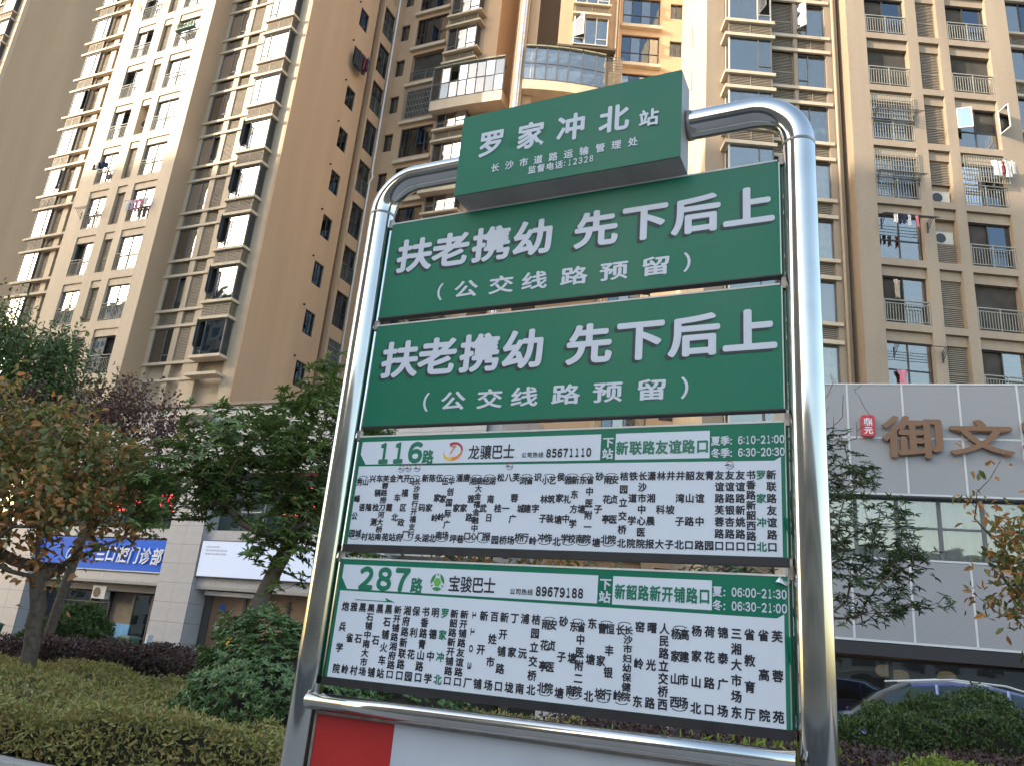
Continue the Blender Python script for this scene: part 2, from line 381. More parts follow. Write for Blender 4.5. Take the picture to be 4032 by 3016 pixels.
def header(o, zt, zr, zb, num, name, tel, nxt, t1, t2, xs, z0, wnum, l1, l2, logo):
    """zt top of white boxes, zr foot of header band, zb foot of board"""
    W_ = TX()
    W_.poly([(-.588, zr), (-.588, zt+.0), (xs[0], zt), (xs[0], zr+.003), (-.565, zr+.003), (-.588, zr+.036)][::-1] if 0 else [(-.564, zr+.004), (xs[0], zr+.004), (xs[0], zt), (-.586, zt), (-.586, zr+.034)], y=-.0005)
    W_.rect(xs[1], xs[2], zr+.004, zt, y=-.0005)
    W_.poly([(-.586, zb), (.586, zb), (.586, zr+.004), (.571, zr-.005), (-.586, zr-.001)], y=-.0005)
    W_.obj('white_field', whitef, o)
    G, K, L = TX(), TX(), TX()
    for ch, x in zip(num, wnum): G.put(ch, x, (zt+zr)/2+.0005, .041 if ch not in '１' else .028, .055, bold=.07, y=-.0010, fit=True)
    G.put('路', -.357 if num == '１１６' else -.343, zr+.023, .037, .041, bold=.035, y=-.0010)
    for ch, x in zip(nxt, l1): G.put(ch, x, zr+.034, (l1[1]-l1[0])*.93, .036, bold=.035, y=-.0010)
    for ch, x in zip(name, l2): K.put(ch, x, zr+.0325, .0355, .042, bold=.018, y=-.0010)
    for ch, x in zip('公司热线', [-.0625, -.0465, -.0305, -.0145]): K.put(ch, x, zr+.0215, .0152, .0155, bold=.02, y=-.0010)
    for i, ch in enumerate(tel): K.put(ch, .0075+i*.0158, zr+.025, .0115 if ch != '１' else .0075, .021, bold=.07, y=-.0010, fit=True)
    L.put('下', (xs[0]+xs[1])/2+.0005, zr+.050, .030, .028, bold=.035, y=-.0010)
    L.put('站', (xs[0]+xs[1])/2, zr+.020, .030, .028, bold=.035, y=-.0010)
    for (txt, z) in ((t1, zr+.046), (t2, zr+.016)):
        lab, tm = txt
        for i, ch in enumerate(lab): L.put(ch, .4375+i*.0225 if len(lab) > 1 else .4435, z, .0225, .024, bold=.03, y=-.0010)
        x0 = .474 if len(lab) > 1 else .459
        for dz in (-.006, .004): L.put('．', x0, z+dz-.002, .004, .004, bold=0, y=-.0010, fit=True)
        ww = {':': .0045, '-': .010}
        tot = sum(ww.get(c, .0125) for c in tm); x = .5955-tot if len(lab) > 1 else .593-tot
        for c in tm:
            cw = ww.get(c, .0125)
            if c == ':':
                for dz in (-.005, .004): L.put('．', x+cw/2, z+dz, .0032, .0034, bold=0, y=-.0010, fit=True)
            elif c == '-': L.rect(x+.001, x+cw-.001, z-.001, z+.001, y=-.0010)
            else: L.put(chr(ord(c)+0xFEE0), x+cw/2, z, .0098 if c != '1' else .0055, .0185, bold=.05, y=-.0010, fit=True)
            x += cw
    for q in (G.obj('green_print', gletter, o), K.obj('black_print', blk, o), L.obj('white_print', letw, o)): q['kind'] = 'stuff'

red = mat('red_print', (.42, .03, .03), .5); orange = mat('orange_print', (.75, .22, .03), .5); yellow = mat('yellow_print', (.80, .50, .06), .5)
navy = mat('navy_print', (.05, .05, .16), .5); lime = mat('lime_print', (.13, .42, .07), .5); lime2 = mat('dark_lime_print', (.03, .24, .06), .5)

o = board('route_board', .2584, .5695, green, bar=.0185, label='white and green board of bus route 116')
header(o, Z(.5555), Z(.4835), Z(.2592), '１１６', '龙骧巴士', '８５６７１１１０', '新联路友谊路口', ('夏季', '6:10-21:00'), ('冬季', '6:30-20:30'),
       (.149, .188, .4235), 0, [-.505, -.455, -.400], [.206, .2405, .274, .307, .340, .373, .4065], [-.213, -.177, -.1425, -.108], 0)
columns(o, C116, .4455, .2810, .0222, .0228, .4370, .2890)
lg = TX(); lc = (-.279, Z(.520))
lg.arc(*lc, .031, .026, -.35, 1.75, .16, .30, y=-.0012, tilt=.35); lg.obj('logo_ring', red, o)
lg = TX(); lg.arc(*lc, .031, .026, -1.9, -.35, .42, .18, y=-.0012, tilt=.35)
lg.arc(lc[0]-.003, lc[1]+.011, .012, .006, .3, 2.4, .55, .8, y=-.0013); lg.poly([(lc[0]+.004, lc[1]+.016), (lc[0]+.009, lc[1]+.019), (lc[0]-.004, lc[1]-.004), (lc[0]-.010, lc[1]-.012), (lc[0]-.008, lc[1]-.004), (lc[0]-.001, lc[1]+.008)], y=-.0013); lg.obj('logo_swirl', orange, o)
lg = TX(); lg.arc(*lc, .031, .026, -3.6, -1.9, .06, .42, y=-.0012, tilt=.35); lg.obj('logo_flame', yellow, o)
mr_, mb_ = TX(), TX()
for x, z in ((-.4394, .4724), (-.4165, .4732), (-.3875, .4734), (-.1027, .4747), (.4697, .469)):
    mr_.arc(x+.001, Z(z)+.001, .0095, .0092, .1, 2.9, .14, .14, y=-.0010, n=10)
    mb_.arc(x+.001, Z(z)-.001, .0095, .0088, -2.7, .15, .16, .16, y=-.0010, n=10)
    mb_.rect(x-.010, x+.010, Z(z)+.0002, Z(z)+.0016, y=-.0010); mb_.rect(x-.003, x+.009, Z(z)-.0036, Z(z)-.0024, y=-.0010)
    mb_.poly([(x-.012, Z(z)-.001), (x-.003, Z(z)-.001), (x, Z(z)+.004), (x-.006, Z(z)+.003)], y=-.0010)
mr_.obj('metro_symbol', red, o); mb_.obj('metro_symbol', navy, o)

o = board('route_board', -.094, .2172, green, bar=.0205, label='white and green board of bus route 287 with a peeled corner')
header(o, Z(.2026), Z(.1330), Z(-.0932), '２８７', '宝骏巴士', '８９６７９１８８', '新韶路新开铺路口', ('夏', '06:00-21:30'), ('冬', '06:30-21:00'),
       (.1605, .198, .4312), 0, [-.505, -.4465, -.390], [.2165+i*.0283 for i in range(8)], [-.230, -.195, -.1615, -.128], 0)
columns(o, C287, .0905, -.0705, .0235, .0250, .0810, -.0630)
g1, g2 = TX(), TX(); lc = (-.2808, Z(.1672))
for a in (math.pi/2, math.pi/2+2.094, math.pi/2+4.189):
    a2 = a+1.047
    P = []
    for i in range(9):
        th = a2-.75+1.5*i/8; P.append((lc[0]+.0205*math.cos(th), lc[1]+.0225*math.sin(th)))
    P += [(lc[0]+.0125*math.cos(a2+.35), lc[1]+.0135*math.sin(a2+.35)), (lc[0]+.0125*math.cos(a2-.35), lc[1]+.0135*math.sin(a2-.35))]
    g2.poly(P, y=-.0011)
    g2.poly([(lc[0]+.021*math.cos(a-.13), lc[1]+.022*math.sin(a-.13)), (lc[0]+.021*math.cos(a+.13), lc[1]+.022*math.sin(a+.13)), (lc[0]+.013*math.cos(a), lc[1]+.014*math.sin(a))], y=-.0012)
g1.poly([(lc[0]+.0108*math.cos(i*math.pi/3), lc[1]+.0118*math.sin(i*math.pi/3)) for i in range(6)], y=-.0013)
g2.obj('logo_petals', lime2, o); g1.obj('logo_core', lime, o)
ar = TX(); ar.rect(-.532, -.440, Z(.1085), Z(.1107), y=-.0010); ar.poly([(-.440, Z(.1085)), (-.402, Z(.1085)), (-.4365, Z(.1195)), (-.430, Z(.1112)), (-.440, Z(.1107))], y=-.0010); ar.obj('direction_arrow', gletter, o)
# peeled corner
c = MB(); c.quad((.579, -.001, Z(.2172)), (.5945, -.001, Z(.1975)), (.602, .012, Z(.2125)), (.6, .006, Z(.2172))); c.obj('bare_corner', bent_m, o)
c = MB(); c.quad((.578, -.0015, Z(.2165)), (.570, -.008, Z(.205)), (.580, -.0125, Z(.203)), (.594, -.0015, Z(.197))); c.obj('peeled_film', mat('film_underside', (.78, .80, .82), .5), o)
for z0, z1 in ((.135, .02), (.39, .30)):
    c = MB(); c.quad((.590, -.0012, Z(z0-.04)), (.5985, .0005, Z(z0-.045)), (.6, .002, Z(z1)), (.5955, -.0045, Z(z1+.02))); c.obj('peeled_film', green, o)

# name box
nb = MB(); X0, X1, Y0, Y1 = -.338, .352, -.063, .024; q0, q1 = Z(1.300), Z(1.5835)
nb.box(X0, X1, Y0, Y1, q0, q1, 1)
hb = nb.obj('name_box', [green, mat('box_side_sheet', (.30, .27, .25), .55, noise=.15, nscale=8)], sign)
# front face with shallow dents
nx, nz = 60, 26; v = []; f = []
dents = [(-.165, 1.44, .02, .0035), (-.15, 1.43, .012, .003), (-.075, 1.425, .018, -.003), (.245, 1.365, .02, .002), (.30, 1.42, .05, .002), (-.06, 1.455, .012, .0025)]
for j in range(nz+1):
    for i in range(nx+1):
        x = X0+(X1-X0)*i/nx; z = q0+(q1-q0)*j/nz
        y = Y0-.0042
        for dx, dz, r_, dd in dents: y += dd*math.exp(-((x-dx)**2+(z-Z(dz))**2)/r_**2)*(0 if i in (0, nx) or j in (0, nz) else 1)
        v.append((x, min(y, Y0-.0006), z))
for j in range(nz):
    for i in range(nx): a = j*(nx+1)+i; f.append((a, a+1, a+nx+2, a+nx+1))
me = bpy.data.meshes.new('front_sheet'); me.from_pydata(v, [], f); me.materials.append(green)
me.polygons.foreach_set('use_smooth', [True]*len(f)); fs = link('front_sheet', me, hb)
t = TX(); YY = Y0-.0056
for ch, x, z in zip('罗家冲北', (-.228, -.0985, .0305, .160), (1.4665, 1.4655, 1.4655, 1.4650)):
    one = TX(); one.put(ch, 0, 0, .090, .094, bold=.032); one.obj('character', letw, hb, (x, YY, Z(z)))
t.put('站', .262, Z(1.444), .058, .058, bold=.03, y=YY)
for ch, x in zip('长沙市道路运输管理处', (-.2059, -.1590, -.1123, -.066, -.0188, .0283, .0758, .1243, .1713, .2194)): t.put(ch, x, Z(1.374), .029, .030, bold=.025, y=YY)
for ch, x in zip('监督电话', (-.0831, -.0545, -.0265, .001)): t.put(ch, x, Z(1.3428), .0255, .027, bold=.025, y=YY)
for dz in (.004, -.006): t.put('．', .0185, Z(1.343+dz), .004, .004, bold=0, y=YY, fit=True)
for i, ch in enumerate('１２３２８'): t.put(ch, .0345+i*.0163, Z(1.3435), .0105 if ch != '１' else .006, .020, bold=.04, y=YY, fit=True)
t.obj('lettering', letw, hb)['kind'] = 'stuff'
for x0, x1 in ((X0-.012, X0), (X1, X1+.012)):
    c = MB(); c.tube([(x0, .012, Z(1.452)), (x1, .012, Z(1.452))], .0425, 24); c.obj('pipe_collar', bracketm, hb, smooth=True)
# lower advertising panel
redp = mat('red_panel_film', (.42, .022, .02), .32, noise=.06, nscale=4, bump=.05, bscale=4)
c = MB(); c.box(-.597, -.358, -.001, .02, Z(-1.25), Z(-.186)); lp = c.obj('lower_panel', redp, sign)
c = MB(); c.box(-.3575, .597, 0, .02, Z(-1.25), Z(-.186)); c.obj('white_sheet', mat('grey_white_film', (.50, .53, .58), .35, noise=.06, nscale=6, bump=.03, bscale=3), lp)
c = MB(); c.box(-.604, -.597, -.004, .024, Z(-1.26), Z(-.178)); c.box(-.604, .604, -.004, .024, Z(-.186), Z(-.178)); c.obj('panel_frame', bracketm, lp)

# ---------------------------------------------------------------- ground, road, pavement, planter
asphalt = mat('asphalt', (.05, .05, .052), .9, noise=.2, nscale=2, bump=.3, bscale=60)
paver = mat('pavement_slab', (.30, .28, .26), .8, noise=.12, nscale=3, bump=.2)
soil = mat('dark_soil', (.055, .042, .032), .95, noise=.35, nscale=6, bump=.8, bscale=12)
b = MB(); b.box(-700, 700, -700, 700, -.6, -.14)
tag(b.obj('ground', mat('ground_dirt', (.16, .15, .13), .95, noise=.2, nscale=.5)), kind='structure')
rot = AZ
b = MB(); b.box(-90, 90, -19, -3.0, -.5, -.12); tag(b.obj('road', asphalt), kind='structure').rotation_euler = (0, 0, rot)
b = MB(); b.box(-90, 90, -3.0, 5.42, -.5, 0); tag(b.obj('pavement', paver), kind='structure').rotation_euler = (0, 0, rot)
b = MB(); b.box(-90, 90, -34, -19, -.5, 0); tag(b.obj('far_pavement', paver), kind='structure').rotation_euler = (0, 0, rot)
for k, y in enumerate((-3.14, -18.86)):
    b = MB(); b.box(-90, 90, y-.08, y+.08, -.5, .012); tag(b.obj('kerb', conc), kind='structure').rotation_euler = (0, 0, rot)
b = MB()
for i in range(-9, 9): b.box(i*10, i*10+5, -11.08, -10.92, -.119, -.115)
tag(b.obj('road_marking', mat('road_paint', (.7, .7, .68), .7, noise=.1)), kind='structure').rotation_euler = (0, 0, rot)
# planting bed behind its low concrete wall
b = MB(); b.box(-60, 60, 5.62, 14.2, -.5, .27); tag(b.obj('planting_bed_soil', soil), kind='structure').rotation_euler = (0, 0, rot)
b = MB(); b.box(-60, 60, 5.40, 5.62, -.5, .30)
for i in range(0): pass
tag(b.obj('planter_wall', conc), 'low pale concrete planter wall along the front of the hedge', 'wall').rotation_euler = (0, 0, rot)
b = MB(); b.box(-60, 60, 14.2, 30, -.5, 0.002); tag(b.obj('forecourt_paving', paver), kind='structure').rotation_euler = (0, 0, rot)
for o in COL.objects:
    if o.name.startswith(('road', 'pavement', 'far_pavement', 'kerb', 'planting', 'planter', 'forecourt')) and o.location.length == 0: pass

# the block across the street, seen only in reflections, that keeps the street in shade
ob = empty('apartment_block', (*UP(0, -38), 0), AZ)
tag(ob, 'long unseen apartment block across the road behind the bus stop, stepped to shape the light', 'building')
b = MB(); b.box(-135, -26, -14, 0, 0, 55); b.box(-26, 90, -14, 0, 0, 15.5)  # stepped for the light: tall part shades the street, low part admits sky
b.obj('wall', mat('opposite_wall', (.40, .36, .32), .8, streak=.1, nscale=.3), ob)
b = MB()
for k in range(18):
    for i in range(56):
        x = -133+i*4
        if x < -29 or k < 5: b.box(x, x+2.2, 0.0, .06, 1.2+k*3, 2.8+k*3)
b.obj('window_row', mat('opposite_window', (.05, .06, .07), .15), ob)['kind'] = 'stuff'
b = MB()
for k in range(19): b.box(-135.2, -25.8 if k > 5 else 90.2, 0, .25, k*3-.12+.3, k*3+.12+.3)
b.obj('floor_band', cream, ob)

# ---------------------------------------------------------------- facade pieces (front face at y=0, +y into the building)
PRE = {}
def cached(fn):
    def w(*a):
        k = (fn.__name__,)+a
        if k not in PRE: PRE[k] = fn(*a)
        return PRE[k]
    return w
@cached
def m_frame(w, h, splits, trans, fm, room):
    """window frame: outer members, vertical mullions at fractions, transom pieces ((x0,x1,z)...), box behind coloured as dark as an unlit room"""
    b = MB(); t = .05
    b.box(0, w, 0, .07, 0, t); b.box(0, w, 0, .07, h-t, h); b.box(0, t, 0, .07, t, h-t); b.box(w-t, w, 0, .07, t, h-t)
    for s in splits: b.box(w*s-t/2, w*s+t/2, -.005, .065, t, h-t)
    for a, c, z in trans: b.box(w*a+t/2, w*c-t/2, .003, .062, h*z-t/2, h*z+t/2)
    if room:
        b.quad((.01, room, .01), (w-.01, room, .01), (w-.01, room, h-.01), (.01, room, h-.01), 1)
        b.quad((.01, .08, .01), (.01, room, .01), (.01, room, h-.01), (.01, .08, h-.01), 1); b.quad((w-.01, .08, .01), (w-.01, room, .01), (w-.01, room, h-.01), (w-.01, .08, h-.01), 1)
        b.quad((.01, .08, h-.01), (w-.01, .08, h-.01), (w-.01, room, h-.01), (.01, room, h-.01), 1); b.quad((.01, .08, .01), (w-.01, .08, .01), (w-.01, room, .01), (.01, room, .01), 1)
    return b.mesh('window', [fm, gloom])
@cached
def m_pane(w, h, gm):
    b = MB(); b.box(0, w, 0, .008, 0, h); return b.mesh('pane', gm)
@cached
def m_curtain(w, h, cm, n):
    b = MB(); k = max(4, int(w/.07)); rr = random.Random(n)
    P = [(w*i/k, .03*math.sin(i*2.1+n)+.015*rr.uniform(-1, 1)) for i in range(k+1)]
    for i in range(k):
        (x0, y0), (x1, y1) = P[i], P[i+1]; b.quad((x0, y0, 0), (x1, y1, 0), (x1, y1, h), (x0, y0, h))
    return b.mesh('curtain', cm)
@cached
def m_louver(w, h, split, deep):
    b = MB(); t = .035
    b.box(0, w, 0, .06, 0, t); b.box(0, w, 0, .06, h-t, h); b.box(0, t, 0, .06, t, h-t); b.box(w-t, w, 0, .06, t, h-t)
    if split == 1: b.box(w/2-.02, w/2+.02, -.01, .05, t, h-t)
    if split == 2: b.box(t, w-t, -.005, .05, h*.45-.02, h*.45+.02)
    n = max(3, int(h/.085))
    for i in range(n):
        z = t+(h-2*t)*(i+.25)/n; d = (h-2*t)/n*.58
        b.quad((t, .004, z), (w-t, .004, z), (w-t, .012, z+d), (t, .012, z+d)); b.quad((t, .004, z), (t, .055, z+.012), (w-t, .055, z+.012), (w-t, .004, z)); b.quad((t, .012, z+d), (w-t, .012, z+d), (w-t, .055, z+d), (t, .055, z+d))
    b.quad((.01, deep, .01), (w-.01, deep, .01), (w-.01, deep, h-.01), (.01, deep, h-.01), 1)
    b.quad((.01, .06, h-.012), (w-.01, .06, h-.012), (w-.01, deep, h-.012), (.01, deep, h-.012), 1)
    return b.mesh('louver_panel', [slatm, gloom])
@cached
def m_rail(w, h, rm):
    b = MB(); b.box(0, w, -.03, .03, h-.045, h); b.box(0, w, -.015, .015, h-.18, h-.15); b.box(0, w, -.015, .015, .06, .09)
    n = max(3, int(w/.115))
    for x in (0, w/2-.02, w-.04): b.box(x, x+.04, -.02, .02, 0, h-.045)
    for i in range(1, n):
        x = w*i/n
        if abs(x-w/2) > .05: b.box(x-.011, x+.011, -.009, .009, .09, h-.18)
    return b.mesh('railing', rm)
@cached
def m_cage(w, h, rm):
    b = MB(); n = int(w/.11)
    for i in range(n+1): x = w*i/n; b.box(x-.01, x+.01, -.01, .01, 0, h)
    for j in range(6): z = h*j/5; b.box(0, w, -.014, .014, z-.012, z+.012)
    return b.mesh('window_bars', rm)
@cached
def m_sash(w, h, fm, gm):
    b = MB(); t = .045
    b.box(0, w, 0, .035, 0, t); b.box(0, w, 0, .035, h-t, h); b.box(0, t, 0, .035, t, h-t); b.box(w-t, w, 0, .035, t, h-t)
    b.box(t, w-t, .012, .02, t, h-t, 1)
    return b.mesh('open_casement', [fm, gm])
def window(parent, x, y, z, w, h, splits=(), trans=(), fm=None, gms=None, room=.45, curt=None, openp=(), rz=0, name='window'):
    """one window: frame mesh as the part; each pane and curtain as its sub-part"""
    fm = fm or alu
    o = link(name, m_frame(round(w, 3), round(h, 3), tuple(splits), tuple(trans), fm, room), parent, (x, y, z), rz)
    xs = [0]+[w*s for s in splits]+[w]
    for i in range(len(xs)-1):
        a, c = xs[i]+.03, xs[i+1]-.03
        g = (gms[i % len(gms)] if gms else glass_c)
        zz = [0, h]
        for (p, q, tz) in trans:
            if p*w < (a+c)/2 < q*w: zz = [0, h*tz, h]
        for j in range(len(zz)-1):
            if (i, j) in openp: continue
            link('pane', m_pane(round(c-a, 3), round(zz[j+1]-zz[j]-.07, 3), g), o, (a, .03, zz[j]+.035))
    if curt:
        for (ci, cm, frac) in curt:
            a, c = xs[ci]+.04, xs[ci+1]-.04
            link('curtain', m_curtain(round((c-a)*frac, 3), round(h-.12, 3), cm, (ci*7+len(PRE)) % 5), o, (a, .16, .06))
    return o
def place(name, me, parent, loc, rz=0): return link(name, me, parent, loc, rz)
def jit(a, b): return random.uniform(a, b)

def rack(parent_xy, z, rz, w, label, y=-.5):
    """folding drying rack: four rods on two scissor arms"""
    b = MB()
    for i in range(4): b.tube([(-w/2-.1, y-.05+i*.14, .06*i), (w/2+.1, y-.05+i*.14, .06*i)], .014, 6)
    for sx in (-w/2, w/2-.15):
        for k in range(3):
            b.tube([(sx, -.02, -.35+k*.18), (sx, y+k*.12, .02+k*.05)], .014, 5)
        b.box(sx-.03, sx+.03, -.03, 0, -.45, .02)
    o = b.obj('drying_rack', alu_dark, None); o.location = (*parent_xy, z); o.rotation_euler = (0, 0, rz)
    tag(o, label, 'drying rack'); return o
def garment(loc, rz, w, h, m, label, kind='shirt', seed=0):
    rr = random.Random(seed); nx_, nz_ = 10, 8; v = []; f = []
    for j in range(nz_+1):
        for i in range(nx_+1):
            u = i/nx_; t = j/nz_
            ww = w*(1 if kind != 'shirt' else (1.0 if t > .68 else .68))*(1-.12*math.sin(t*3))
            v.append(((u-.5)*ww, .035*math.sin(u*9+seed+t*2)+.02*rr.uniform(-1, 1), -h*(1-t)+(.04*math.sin(u*7+seed) if j == 0 else 0)))
    for j in range(nz_):
        for i in range(nx_): a = j*(nx_+1)+i; f.append((a, a+1, a+nx_+2, a+nx_+1))
    me = bpy.data.meshes.new('garment'); me.from_pydata(v, [], f); me.materials.append(m)
    me.polygons.foreach_set('use_smooth', [True]*len(f))
    o = link('hanging_garment', me, None, loc, rz); s_ = o.modifiers.new('cloth_thickness', 'SOLIDIFY'); s_.thickness = .012
    tag(o, label, 'laundry'); return o
def ac_unit(loc, rz, label):
    b = MB(); b.box(-.42, .42, 0, .3, 0, .56); b.box(-.44, .44, -.008, .02, .54, .58)
    o = b.obj('air_conditioner', mat('ac_white', (.50, .49, .46), .5, noise=.1), None); o.location = loc; o.rotation_euler = (0, 0, rz); tag(o, label, 'air conditioner')
    c = MB(); c.tube([(-.12, .004, .28), (-.12, -.02, .28)], .22, 24)
    g = c.obj('fan_grille', alu_dark, o)
    return o

# ================================================================ left tower (facade along the street)
def frame_obj(name, u0, p0, az, label, cat='building'):
    x, y = UP(u0, p0); e = empty(name, (x, y, 0), az); tag(e, label, cat); return e
FH = 2.9
def towerL(e, full=True, k0=4, k1=16, top=52, seed=1):
    """local x = u-u0 with the right corner at x=0; y into the block; z up"""
    rnd = random.Random(seed)
    # ---- massing
    b = MB()
    b.box(-6.35, -.15, .30, 5.7, 11.6, top)                       # block behind the right bay column
    wall = b.obj('wall', tile, e); wall['label'] = 'cream tiled front with vertical piers'
    b = MB()
    b.box(-.018+.002, .0, .0, 5.7, 11.6, top)
    b.obj('side_wall_skin', paint, e) if 0 else None
    # piers of the right column
    b = MB()
    for x0, x1 in ((-6.35, -5.93), (-4.62, -4.25), (-3.45, -2.45), (-.80, -.15)): b.box(x0, x1, 0, .32, 11.6, top)
    if full:
        # left block in front, its piers and back
        b.box(-13.4, -6.2, -.80, 5, 11.6, top)
        for x0, x1 in ((-13.4, -12.2), (-10.75, -10.05), (-9.32, -8.8), (-7.1, -6.2)): b.box(x0, x1, -1.2, -.78, 11.6, top)
        # far left column
        b.box(-18.2, -13.35, .3, 6, 11.6, top)
        for x0, x1 in ((-15.1, -13.35), (-15.95, -15.5), (-16.75, -16.6), (-18.2, -18.05)): b.box(x0, x1, 0, .32, 11.6, top)
    b.obj('pier', tile, e)
    s = MB(); s.box(-.15, 0, -.0, 4.12, 11.6, top); s.box(-.15, 0, 4.98, 5.7, 11.6, top); zp = 11.6
    for k in range(4, 19):
        z = 13.95+2.93*(k-4)
        if z+1.4 > top or not full: break
        s.box(-.15, 0, 4.12, 4.98, zp, z); zp = z+1.36
    s.box(-.15, 0, 4.12, 4.98, zp, top)
    s.obj('side_wall', paint, e)
    if full:
        s = MB(); s.box(-6.202, -6.185, -1.18, .28, 11.6, top); s.obj('side_wall', paint, e)
    G0 = 31.30-FH*10
    for k in range(k0-1, k1+1):
        g = G0+FH*k                                   # foot of windows, top of the upper ledge
        for z0, z1 in ((g-.14, g), (g+1.87, g+2.01)):
            bp('ledge', cream, e, -6.3, -2.58, -.07, .02, z0, z1); bp('ledge', cream, e, -2.60, -.62, -.60, .02, z0, z1)
            if full: bp('ledge', cream, e, -18.50, -13.5, -.22, .02, z0, z1)
        if full:
            h = g-.82                                 # beams of the middle block
            for x0, x1 in ((-12.2, -10.75), (-10.05, -9.32), (-8.8, -7.1)): bp('beam', tile, e, x0, x1, -1.197, -.79, h+2.42, h+2.9)
            for x0, x1 in ((-12.2, -10.75), (-10.05, -9.32), (-8.8, -7.1)): bp('spandrel', tile, e, x0, x1, -1.135, -.79, h+2.02, h+2.43)
    GB = [glass_b, glass_b, glass_b]
    for k in range(k0, k1):
        g = G0+FH*k; low = k <= 5
        gl = [glass_b, glass_b] if k > 5 else [glass_c, glass_d]
        # flush window, tall louver and bay window of the right column
        cm = [curt_t, curt_w, curt_b, curt_w][rnd.randrange(4)]
        if k == 6: cm = curt_t
        if k in (4, 5): cm = curt_b
        op = ((1, 1),) if rnd.random() < .25 or k in (5, 8) else ()
        window(e, -5.93, .05, g+.02, 1.31, 1.83, (.62,), ((.62, 1, .22),), alu, [gl[0] if k % 3 else glass_c, gl[1]], .28, [(0, cm, .95)], op)
        if op: place('open_casement', m_sash(.47, 1.35, alu, glass_b), e, (-5.10, .11, g+.42), -math.pi/2*.55)
        place('louver_panel', m_louver(.80, 1.83, 2, .12), e, (-4.25, .05, g+.02))
        op2 = ((0, 1),) if k in (4, 5, 6, 7, 8) else ()
        w = window(e, -2.5, -.48, g+.02, 1.75, 1.83, (.27,), ((0, .27, .22),), alu, [gl[0], gl[1]], .55, [(1, [curt_b, curt_w, curt_w][k % 3] if k < 6 else curt_w, 1.0 if k < 7 else .5)], op2, name='bay_window')
        if op2: place('open_casement', m_sash(.45, 1.38, alu, glass_b), e, (-2.48, -.50, g+.42), -math.pi/2*.62)
        # side light of the bay
        sw = window(e, -.745, -.46, g+.02, .45, 1.83, (), (), alu, [glass_c], 0, None, (), math.pi/2, name='bay_side_window')
        b2 = MB();
        # small louvers between the ledges
        place('louver_panel', m_louver(1.31, .66, 1, .12), e, (-5.93, .10, g+2.05))
        place('louver_panel', m_louver(.80, .66, 0, .12), e, (-4.25, .10, g+2.05))
        place('louver_panel', m_louver(1.75, .66, 1, .2), e, (-2.5, -.48, g+2.05))
        place('louver_panel', m_louver(.45, .66, 0, .1), e, (-.745, -.46, g+2.05), math.pi/2)
        if not full: continue
        # middle block: two balcony doors with rails, louver column between
        h = g-.82
        for ci, (x0, x1) in enumerate(((-12.2, -10.75), (-8.8, -7.1))):
            r_ = rnd.random(); W_ = x1-x0
            dark = rnd.random() < .45
            side = rnd.randrange(2)
            gms = [glass_b, glass_b]
            opn = ((side, 0),) if dark else ()
            window(e, x0, -1.06, h+.02, W_, 2.02, (.5,), (), alu, gms, .25, [(side, curt_w, .5)] if not dark and rnd.random() < .5 else None, opn, name='balcony_door')
            place('railing', m_rail(round(W_, 2), .98, railm), e, (x0, -1.165, h))
        # louver column: one opening near the middle has lost its panel
        if k == 9:
            pass
        else:
            place('louver_panel', m_louver(.73, 2.02, 2, .1), e, (-10.05, -1.03, h+.02))
        # far-left column
        if k == 9: ax = (-13.9, -14.85)
        window(e, -18.05, -.14, g+.02, 1.30, 1.83, (.70,), ((.70, 1, .22),), alu, GB, .4, None, ((1, 1),) if k == 10 else (), name='bay_window')
        if k in (8, 10): place('open_casement', m_sash(.40, 1.35, alu, glass_b), e, (-17.12, -.17, g+.42), -.45)
        place('louver_panel', m_louver(1.3, .66, 1, .2), e, (-18.05, -.14, g+2.05))
        place('louver_panel', m_louver(.65, 1.83, 2, .12), e, (-16.6, .10, g+.02)); place('louver_panel', m_louver(.65, .66, 0, .12), e, (-16.6, .06, g+2.05))
        place('louver_panel', m_louver(.40, 1.83, 2, .12), e, (-15.5, .10, g+.02)); place('louver_panel', m_louver(.40, .66, 0, .12), e, (-15.5, .06, g+2.05))
    # back boxes of the bays, so they are solid from the side
    bb = MB()
    for k in range(k0, k1):
        g = G0+FH*k; bb.box(-2.45, -.80, .06, .30, g, g+2.9); bb.box(-2.49, -2.46, -.45, 0, g, g+2.85)
    bb.obj('bay_back', gloom, e)
    return e

t1 = frame_obj('apartment_tower', -27.0, 27.6, AZ, 'sunlit cream apartment tower with balcony columns at upper left')
towerL(t1, True, 4, 17, 52)
# blank side wall: small windows, then the balcony strip at its far end
for k in range(4, 17):
    z = 13.95+2.93*(k-4)
    window(t1, -.06, 4.12, z, .86, 1.36, (.5,), (), alu_dark, [glass_d, glass_d], .085, [(0, curt_w, .8)] if k % 3 == 0 else None, (), math.pi/2)
    c = MB(); c.tube([(.02, 3.85, z+1.5), (.10, 3.85, z+1.47)], .05, 8); c.obj('vent_pipe', alu_dark, t1)
b = MB()
b.box(-4, -.55, 5.7, 6.35, 11.6, 52)      # dark slot
b.box(-4, -.30, 6.35, 8.6, 11.6, 52)
for z in [11.6]+[14.6+2.93*i for i in range(13)]: b.box(-.32, .02, 6.35, 7.66, z, z+.78 if z > 12 else z+2)
b.box(-.32, .02, 6.25, 6.42, 11.6, 52); b.box(-.32, .02, 7.62, 8.6, 11.6, 52)
b.obj('rear_wall', paint, t1)
